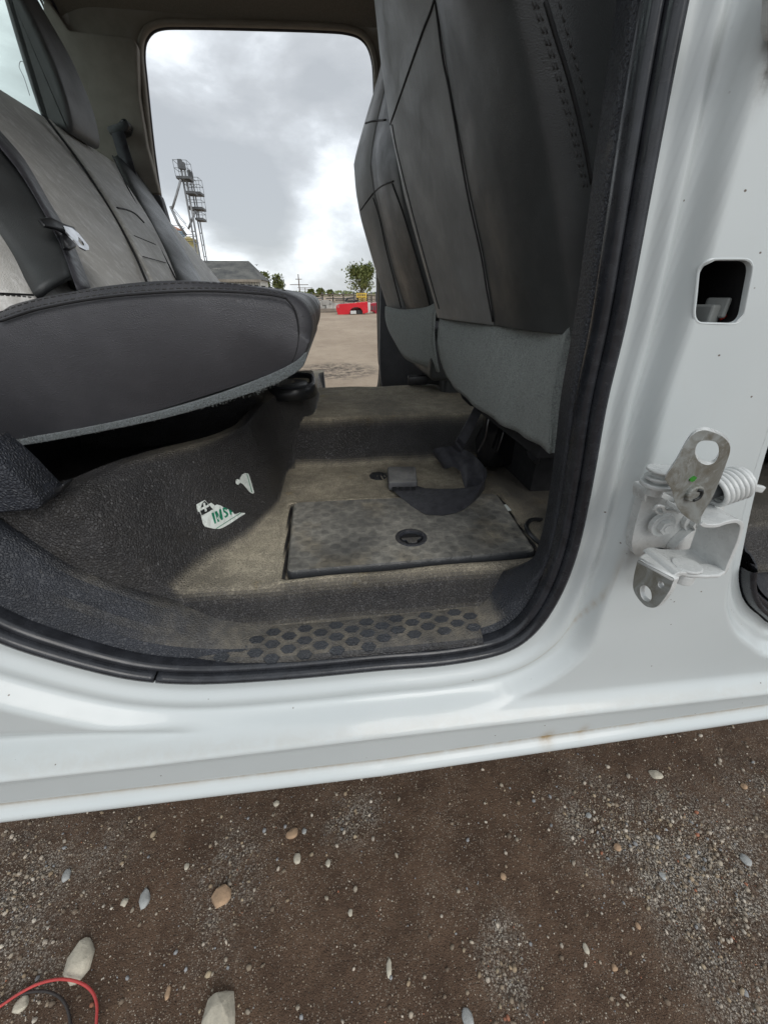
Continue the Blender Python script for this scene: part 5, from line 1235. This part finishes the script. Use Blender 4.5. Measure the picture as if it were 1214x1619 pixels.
# silos
def silo(name, u0, u1, vt, Y, mat, roofmat, label, band=None):
    p0 = py(u0, vt, Y); p1 = py(u1, vt, Y); r_ = (p1[0]-p0[0])/2; c = np.array(((p0[0]+p1[0])/2, Y, 0)); h_ = p0[2]; o = empty(name, tuple(c), label, 'silo', 'silos behind the shed')
    rings = []; 
    for z in np.linspace(0, h_, 30):
        for dz, rr in ((0, r_), (h_/60, r_*1.006)): rings.append([c+np.array((rr*math.cos(a), rr*math.sin(a), z+dz)) for a in np.linspace(0, 6.283, 40, endpoint=False)])
    mk('shell', *loft(rings), mat, o, False)
    mk('roof', *loft([[c+np.array((rr*math.cos(a), rr*math.sin(a), z)) for a in np.linspace(0, 6.283, 40, endpoint=False)] for rr, z in ((r_*1.03, h_), (r_*1.03, h_+.15), (r_*.15, h_+r_*.45), (r_*.1, h_+r_*.5))]), roofmat, o, False)
    b = MB(); 
    for zz in (h_*.97, h_*.97+1.0): b.add(tube_g([c+np.array(((r_+.3)*math.cos(a), (r_+.3)*math.sin(a), zz)) for a in np.linspace(0, 6.283, 40, endpoint=False)], .05, 5, True))
    b.build('guard_rail', M['galvd'], o); return o, c, r_, h_
s1_, c1, r1, h1 = silo('grain_silo', ap(285, 0)[0], ap(425, 0)[0], ap(0, 848)[1], 84, m_plain('yellow_silo', (.46, .40, .17), .7, nz=.2, sc=.5), m_plain('yellow_silo_roof', (.42, .34, .14), .7), 'yellow grain silo with pale lower rings behind the shed')
b = MB(); b.add(loft([[c1+np.array(((r1*1.012)*math.cos(a), (r1*1.012)*math.sin(a), z)) for a in np.linspace(0, 6.283, 40, endpoint=False)] for z in (0, py(*ap(350, 905), 84-r1)[2])], True, False)); b.build('lower_rings', m_plain('pale_silo', (.50, .48, .36), .7, nz=.2, sc=.5), s1_, False)
s2_, c2_, r2, h2 = silo('grain_silo', ap(30, 0)[0], ap(300, 0)[0], ap(0, 757)[1], 92, m_plain('blue_silo', (.22, .33, .42), .6, nz=.2, sc=.5), m_plain('rusty_roof', (.36, .17, .10), .8, nz=.3, sc=1), 'pale blue grain silo with a rusty roof, left of the yellow one')
# bucket elevator legs
def leg(name, base, topp, w, Y, label, plats, head):
    p0 = py(*ap(*base), Y); p1 = py(*ap(*topp), Y); x = (p0[0]); r_ = empty(name, (x, Y, 0), label, 'grain elevator', 'grain elevator legs')
    b = MB(); H = p1[2]; x1 = p1[0]
    for s in (-w, w):
        b.add(plate_g([[np.array((x+s-w*.42, Y, 0)), np.array((x+s+w*.42, Y, 0)), np.array((x1+s+w*.42, Y, H)), np.array((x1+s-w*.42, Y, H))]], (0, w*1.4, 0)))
    k = 0
    for z in np.arange(2, H, 1.6): t = z/H; xc_ = x+(x1-x)*t; b.add(box_g((xc_, Y+w*.5, z), (w*2.2, w*.9, .12)))
    b.build('casing', M['galv'], r_, False)
    b = MB(); xh = x1; b.add(box_g((xh, Y, H+head*.5), (head*1.1, head*.9, head))); b.add(box_g((xh-.15, Y, H+head*1.15), (head*.7, head*.6, head*.5))); b.build('head', M['galvd'], r_, False)
    for (pv, pw_, dx, ph) in plats:
        z = py(*ap(topp[0], pv), Y)[2]; t = z/H; xc_ = x+(x1-x)*t+dx; P_ = MB(); P_.add(box_g((xc_, Y, z-.15), (pw_, 2.2, .3))); pf = P_.build('platform', M['galvd'], r_, False)
        b = MB()
        for sx in (-1, 1):
            for sy in (-1, 1): b.add(box_g((xc_+sx*pw_/2, Y+sy*1.05, z+ph/2), (.05, .05, ph)))
        for zz in (ph*.5, ph):
            for sy in (-1, 1): b.add(box_g((xc_, Y+sy*1.05, z+zz), (pw_, .04, .05)))
            for sx in (-1, 1): b.add(box_g((xc_+sx*pw_/2, Y, z+zz), (.04, 2.1, .05)))
        b.build('rail', M['galvd'], pf, False)
    return r_, x, x1, H
L1 = leg('elevator_leg', (440, 1030), (295, 165), .24, 78, 'taller grain elevator leg, on the left, with a caged head', [(245, 1.9, .1, 1.8), (385, 1.2, .8, 1.6)], .8)
L2 = leg('elevator_leg', (508, 1030), (375, 240), .17, 80, 'shorter grain elevator leg with four side platforms', [(390, 1.4, .6, 1.7), (535, 2.2, .1, 1.7), (638, 1.2, .4, 1.3)], .6)
def pipe(pts, Y, r, label, name='grain_spout'):
    P = [py(*ap(*q), Y) for q in pts]; o = tube(name, P, r, M['galv'], None, 8, loc=(P[-1][0], Y, P[-1][2])); return tag(o, label, 'pipe', 'grain spouts')
pipe([(278, 262), (240, 400), (195, 548)], 77, .16, 'thin reddish spout slanting down left from the taller leg')
pipe([(180, 520), (250, 680), (330, 800)], 82, .22, 'long grey spout sloping down right to the yellow silo')
pipe([(420, 560), (350, 740)], 79, .16, 'short spout slanting between the two elevator legs')
for q in ([(195, 545), (400, 790)], [(215, 548), (330, 690)]): pipe(q, 85, .05, 'thin guy wire sloping down to the yellow silo', 'guy_wire')
# poles
def pole(u, vb, vt, Y, label, arms, r_=.14):
    p = py(u, vb, Y); tpz = py(u-1.5, vt, Y)[2]; o = empty('utility_pole', (p[0], Y, 0), label, 'utility pole', 'utility poles on the horizon'); mk('pole', *cyl_g((p[0], Y, 0), (p[0], Y, tpz), r_*1.2, 8, r_*.8), M['bark'], o)
    for fz, w in arms: mk('crossarm', *box_g((p[0], Y, tpz*fz), (w, .12, .12)), M['bark'], o, False)
pole(474, 462, 433, 95, 'nearer wooden utility pole with a long crossarm', [(.62, 3.8), (.82, 1.3)], .12)
pole(483, 463, 454, 150, 'distant lower utility pole with two crossarms', [(.98, 5.0), (.86, 4.0)], .13)
# trees
def tree(u0, u1, vb, vt, Y, label, seed, n=2600, ls=.16, gap=.5):
    random.seed(seed); x0 = py(u0, vb, Y)[0]; x1 = py(u1, vb, Y)[0]; H = py((u0+u1)/2, vt, Y)[2]; cx_ = (x0+x1)/2; w = (x1-x0)/2
    o = empty('tree', (cx_, Y, 0), label, 'tree', 'trees across the yard'); b = MB(); tips = []
    b.add(tube_g([(cx_, Y, 0), (cx_+.05*w, Y, H*.3), (cx_-.04*w, Y, H*.62), (cx_, Y, H*.85)], [w*.07, w*.055, w*.03, w*.012], 8))
    for k in range(44):
        a = random.uniform(0, 6.28); z0 = H*random.uniform(.25, .86); el = random.uniform(.5, 1.0); L = w*random.uniform(.6, 1.0)*(1.15-.5*z0/H); base = np.array((cx_, Y, z0)); e_ = base+np.array((math.cos(a)*L*.85, math.sin(a)*L*.85, L*el)); mid = (base+e_)/2+np.array((0, 0, L*.12)); e_[2] = min(e_[2], H)
        b.add(tube_g([base, mid, e_], [w*.022, w*.014, w*.005], 5)); tips += [e_, mid*.3+e_*.7, mid]
    b.build('trunk', M['bark'], o)
    V = []; Fq = []; T_ = []; i = 0
    for k in range(n):
        c = tips[random.randrange(len(tips))]+np.random.default_rng(seed*10000+k).normal(size=3)*w*np.array((.17, .17, .15)); s = ls*random.uniform(.6, 1.4); A_ = np.random.default_rng(seed*777+k).normal(size=3); A_ /= np.linalg.norm(A_); B = np.cross(A_, (.3, .5, .8)); B /= np.linalg.norm(B)
        V += [c-A_*s, c-B*s*.55, c+A_*s, c+B*s*.55]; Fq.append((i, i+1, i+2, i+3)); i += 4; T_ += [random.random()*.6+.4*(k % 3 == 0)]*4
    fast('crown', np.array(V), np.array(Fq), M['leaf'], o, False, {'tint': np.array(T_)})
tree(547, 596, 470, 425, 70, 'round leafy tree rising behind the red box', 11, 2600, .19)
tree(413, 431, 468, 427, 88, 'slim sparse tree just right of the shed', 12, 900, .20)
tree(430, 452, 468, 431, 88, 'broader sparse tree, second right of the shed', 13, 1000, .20)
for k, (u0, u1, vt, Y) in enumerate([(486, 498, 459, 210), (500, 514, 458, 215), (516, 528, 460, 205)]): tree(u0, u1, 466, vt, Y, ['small distant bush left of the pallet heap', 'small distant bush above the pallet heap', 'small distant bush right of the pallet heap'][k], 20+k, 500, .6)
# far tree line as one mass
random.seed(9); V = []; Fq = []; T_ = []; i = 0
for k in range(6000):
    x = random.uniform(-420, 420); c = np.array((x, 620+random.uniform(-20, 20), random.uniform(0, 1)*(5+3*noise.noise(Vector((x*.03, 0, 0)))))); s = 1.2; a = random.uniform(0, 3.14); A_ = np.array((math.cos(a), 0, math.sin(a))); B = np.array((-math.sin(a), .4, math.cos(a)))
    V += [c-A_*s, c-B*s*.6, c+A_*s, c+B*s*.6]; Fq.append((i, i+1, i+2, i+3)); i += 4; T_ += [random.random()*.5]*4
o = fast('far_wood', np.array(V), np.array(Fq), M['leaf'], None, False, {'tint': np.array(T_)}); tag(o, 'low dark line of far trees on the horizon', 'trees', None, 'stuff')
# bird
bp_ = py(*ap(1006, 1085), 60); b = MB(); b.add((np.array([(-.5, 0, .18), (0, -.12, 0), (.5, 0, .2), (0, .14, .02), (0, 0, .10), (0, 0, -.06)])*.5+bp_, [(0, 1, 4), (0, 4, 3), (2, 4, 1), (2, 3, 4), (0, 5, 1), (0, 3, 5), (2, 1, 5), (2, 5, 3)]))
b.add(tube_g([bp_+np.array((0, -.2, 0)), bp_+np.array((0, 0, 0)), bp_+np.array((0, .25, 0))], [.02, .07, .015], 6)); o = b.build('bird', M['galvd'], None, loc=bp_); tag(o, 'small dark bird flying above the end of the shed', 'bird')

# ================================================================== SKY, SUN, CAMERA
SUN_EL, SUN_AZ = R(40), R(158)      # azimuth measured from +y clockwise: behind the camera, a little to its right
W = bpy.data.worlds.new('World'); S.world = W; W.use_nodes = True; nt = W.node_tree; nt.nodes.clear()
def wn(k, **kw):
    o = nt.nodes.new(k)
    for a, c in kw.items(): setattr(o, a, c)
    return o
sky = wn('ShaderNodeTexSky', sky_type='NISHITA', sun_disc=False, sun_elevation=SUN_EL, sun_rotation=SUN_AZ)
bg1 = wn('ShaderNodeBackground'); bg1.inputs[1].default_value = .08; nt.links.new(sky.outputs[0], bg1.inputs[0])
tc = wn('ShaderNodeTexCoord'); sep = wn('ShaderNodeSeparateXYZ'); nt.links.new(tc.outputs['Generated'], sep.inputs[0])
mp = wn('ShaderNodeMapping'); mp.inputs['Scale'].default_value = (1, 1, 2.2); mp.inputs['Location'].default_value = (.35, .2, .1); nt.links.new(tc.outputs['Generated'], mp.inputs[0])
def wnoise(sc, det, rough, dist=0):
    o = wn('ShaderNodeTexNoise'); o.inputs['Scale'].default_value = sc; o.inputs['Detail'].default_value = det; o.inputs['Roughness'].default_value = rough; o.inputs['Distortion'].default_value = dist; nt.links.new(mp.outputs[0], o.inputs[0]); return o.outputs['Fac']
def wmath(op, a, c):
    o = wn('ShaderNodeMath', operation=op)
    for i, x in enumerate((a, c)):
        if isinstance(x, (int, float)): o.inputs[i].default_value = x
        else: nt.links.new(x, o.inputs[i])
    return o.outputs[0]
def lobe(u, v, width):
    d = ray(u, v); d = d/np.linalg.norm(d); o = wn('ShaderNodeVectorMath', operation='DOT_PRODUCT'); o.inputs[1].default_value = tuple(d)
    nrm = wn('ShaderNodeVectorMath', operation='NORMALIZE'); nt.links.new(tc.outputs['Generated'], nrm.inputs[0]); nt.links.new(nrm.outputs[0], o.inputs[0])
    r_ = wn('ShaderNodeMapRange', interpolation_type='SMOOTHSTEP'); r_.inputs[1].default_value = math.cos(R(width)); r_.inputs[2].default_value = 1; nt.links.new(o.outputs['Value'], r_.inputs[0]); return r_.outputs[0]
dens = wmath('ADD', wmath('MULTIPLY', wnoise(2.8, 9, .56, .25), 1.05), wmath('MULTIPLY', wnoise(10, 7, .6), .20))
for u, v, w, a in ((300, 180, 16, .13), (430, 190, 15, .17), (540, 150, 15, .06), (385, 335, 7, .24), (500, 380, 9, .06), (340, 85, 9, -.20), (480, 300, 10, -.14), (300, 330, 8, -.12), (560, 270, 9, -.12), (330, 400, 7, -.10), (450, 430, 10, -.08)):
    dens = wmath('ADD', dens, wmath('MULTIPLY', lobe(u, v, w), a))
cr = wn('ShaderNodeValToRGB'); nt.links.new(dens, cr.inputs[0]); e = cr.color_ramp.elements
e[0].position = .38; e[0].color = (.50, .60, .72, 1); e[1].position = .86; e[1].color = (.28, .295, .31, 1)
for p_, c_ in ((.44, (.70, .73, .76)), (.52, (.66, .69, .715)), (.60, (.50, .525, .55)), (.68, (.38, .40, .42)), (.76, (.32, .335, .35))): q = e.new(p_); q.color = (*c_, 1)
bg2 = wn('ShaderNodeBackground'); bg2.inputs[1].default_value = 1.50; nt.links.new(cr.outputs[0], bg2.inputs[0])
mx = wn('ShaderNodeMixShader'); mx.inputs[0].default_value = .90; nt.links.new(bg1.outputs[0], mx.inputs[1]); nt.links.new(bg2.outputs[0], mx.inputs[2])
wo = wn('ShaderNodeOutputWorld'); nt.links.new(mx.outputs[0], wo.inputs[0])
sl_ = bpy.data.lights.new('sun', 'SUN'); sl_.energy = .95; sl_.angle = R(35); sl_.color = (1, .965, .92); so = bpy.data.objects.new('sun', sl_); COL.objects.link(so)
sd = Vector((math.sin(SUN_AZ)*math.cos(SUN_EL), math.cos(SUN_AZ)*math.cos(SUN_EL), math.sin(SUN_EL))); so.rotation_euler = sd.to_track_quat('Z', 'Y').to_euler(); so.location = (0, -3, 6)
cd = bpy.data.cameras.new('camera'); co = bpy.data.objects.new('camera', cd); COL.objects.link(co); co.location = (0, 0, 1.2); co.rotation_euler = (R(90)-PT, 0, -YA)
cd.sensor_fit = 'HORIZONTAL'; cd.sensor_width = 36; cd.lens = 18; cd.clip_start = .02; cd.clip_end = 9000; S.camera = co
S.view_settings.view_transform = 'Standard'; S.view_settings.look = 'None'; S.view_settings.exposure = 0.42; S.view_settings.gamma = 1
S.cycles.max_bounces = 8; S.cycles.diffuse_bounces = 5
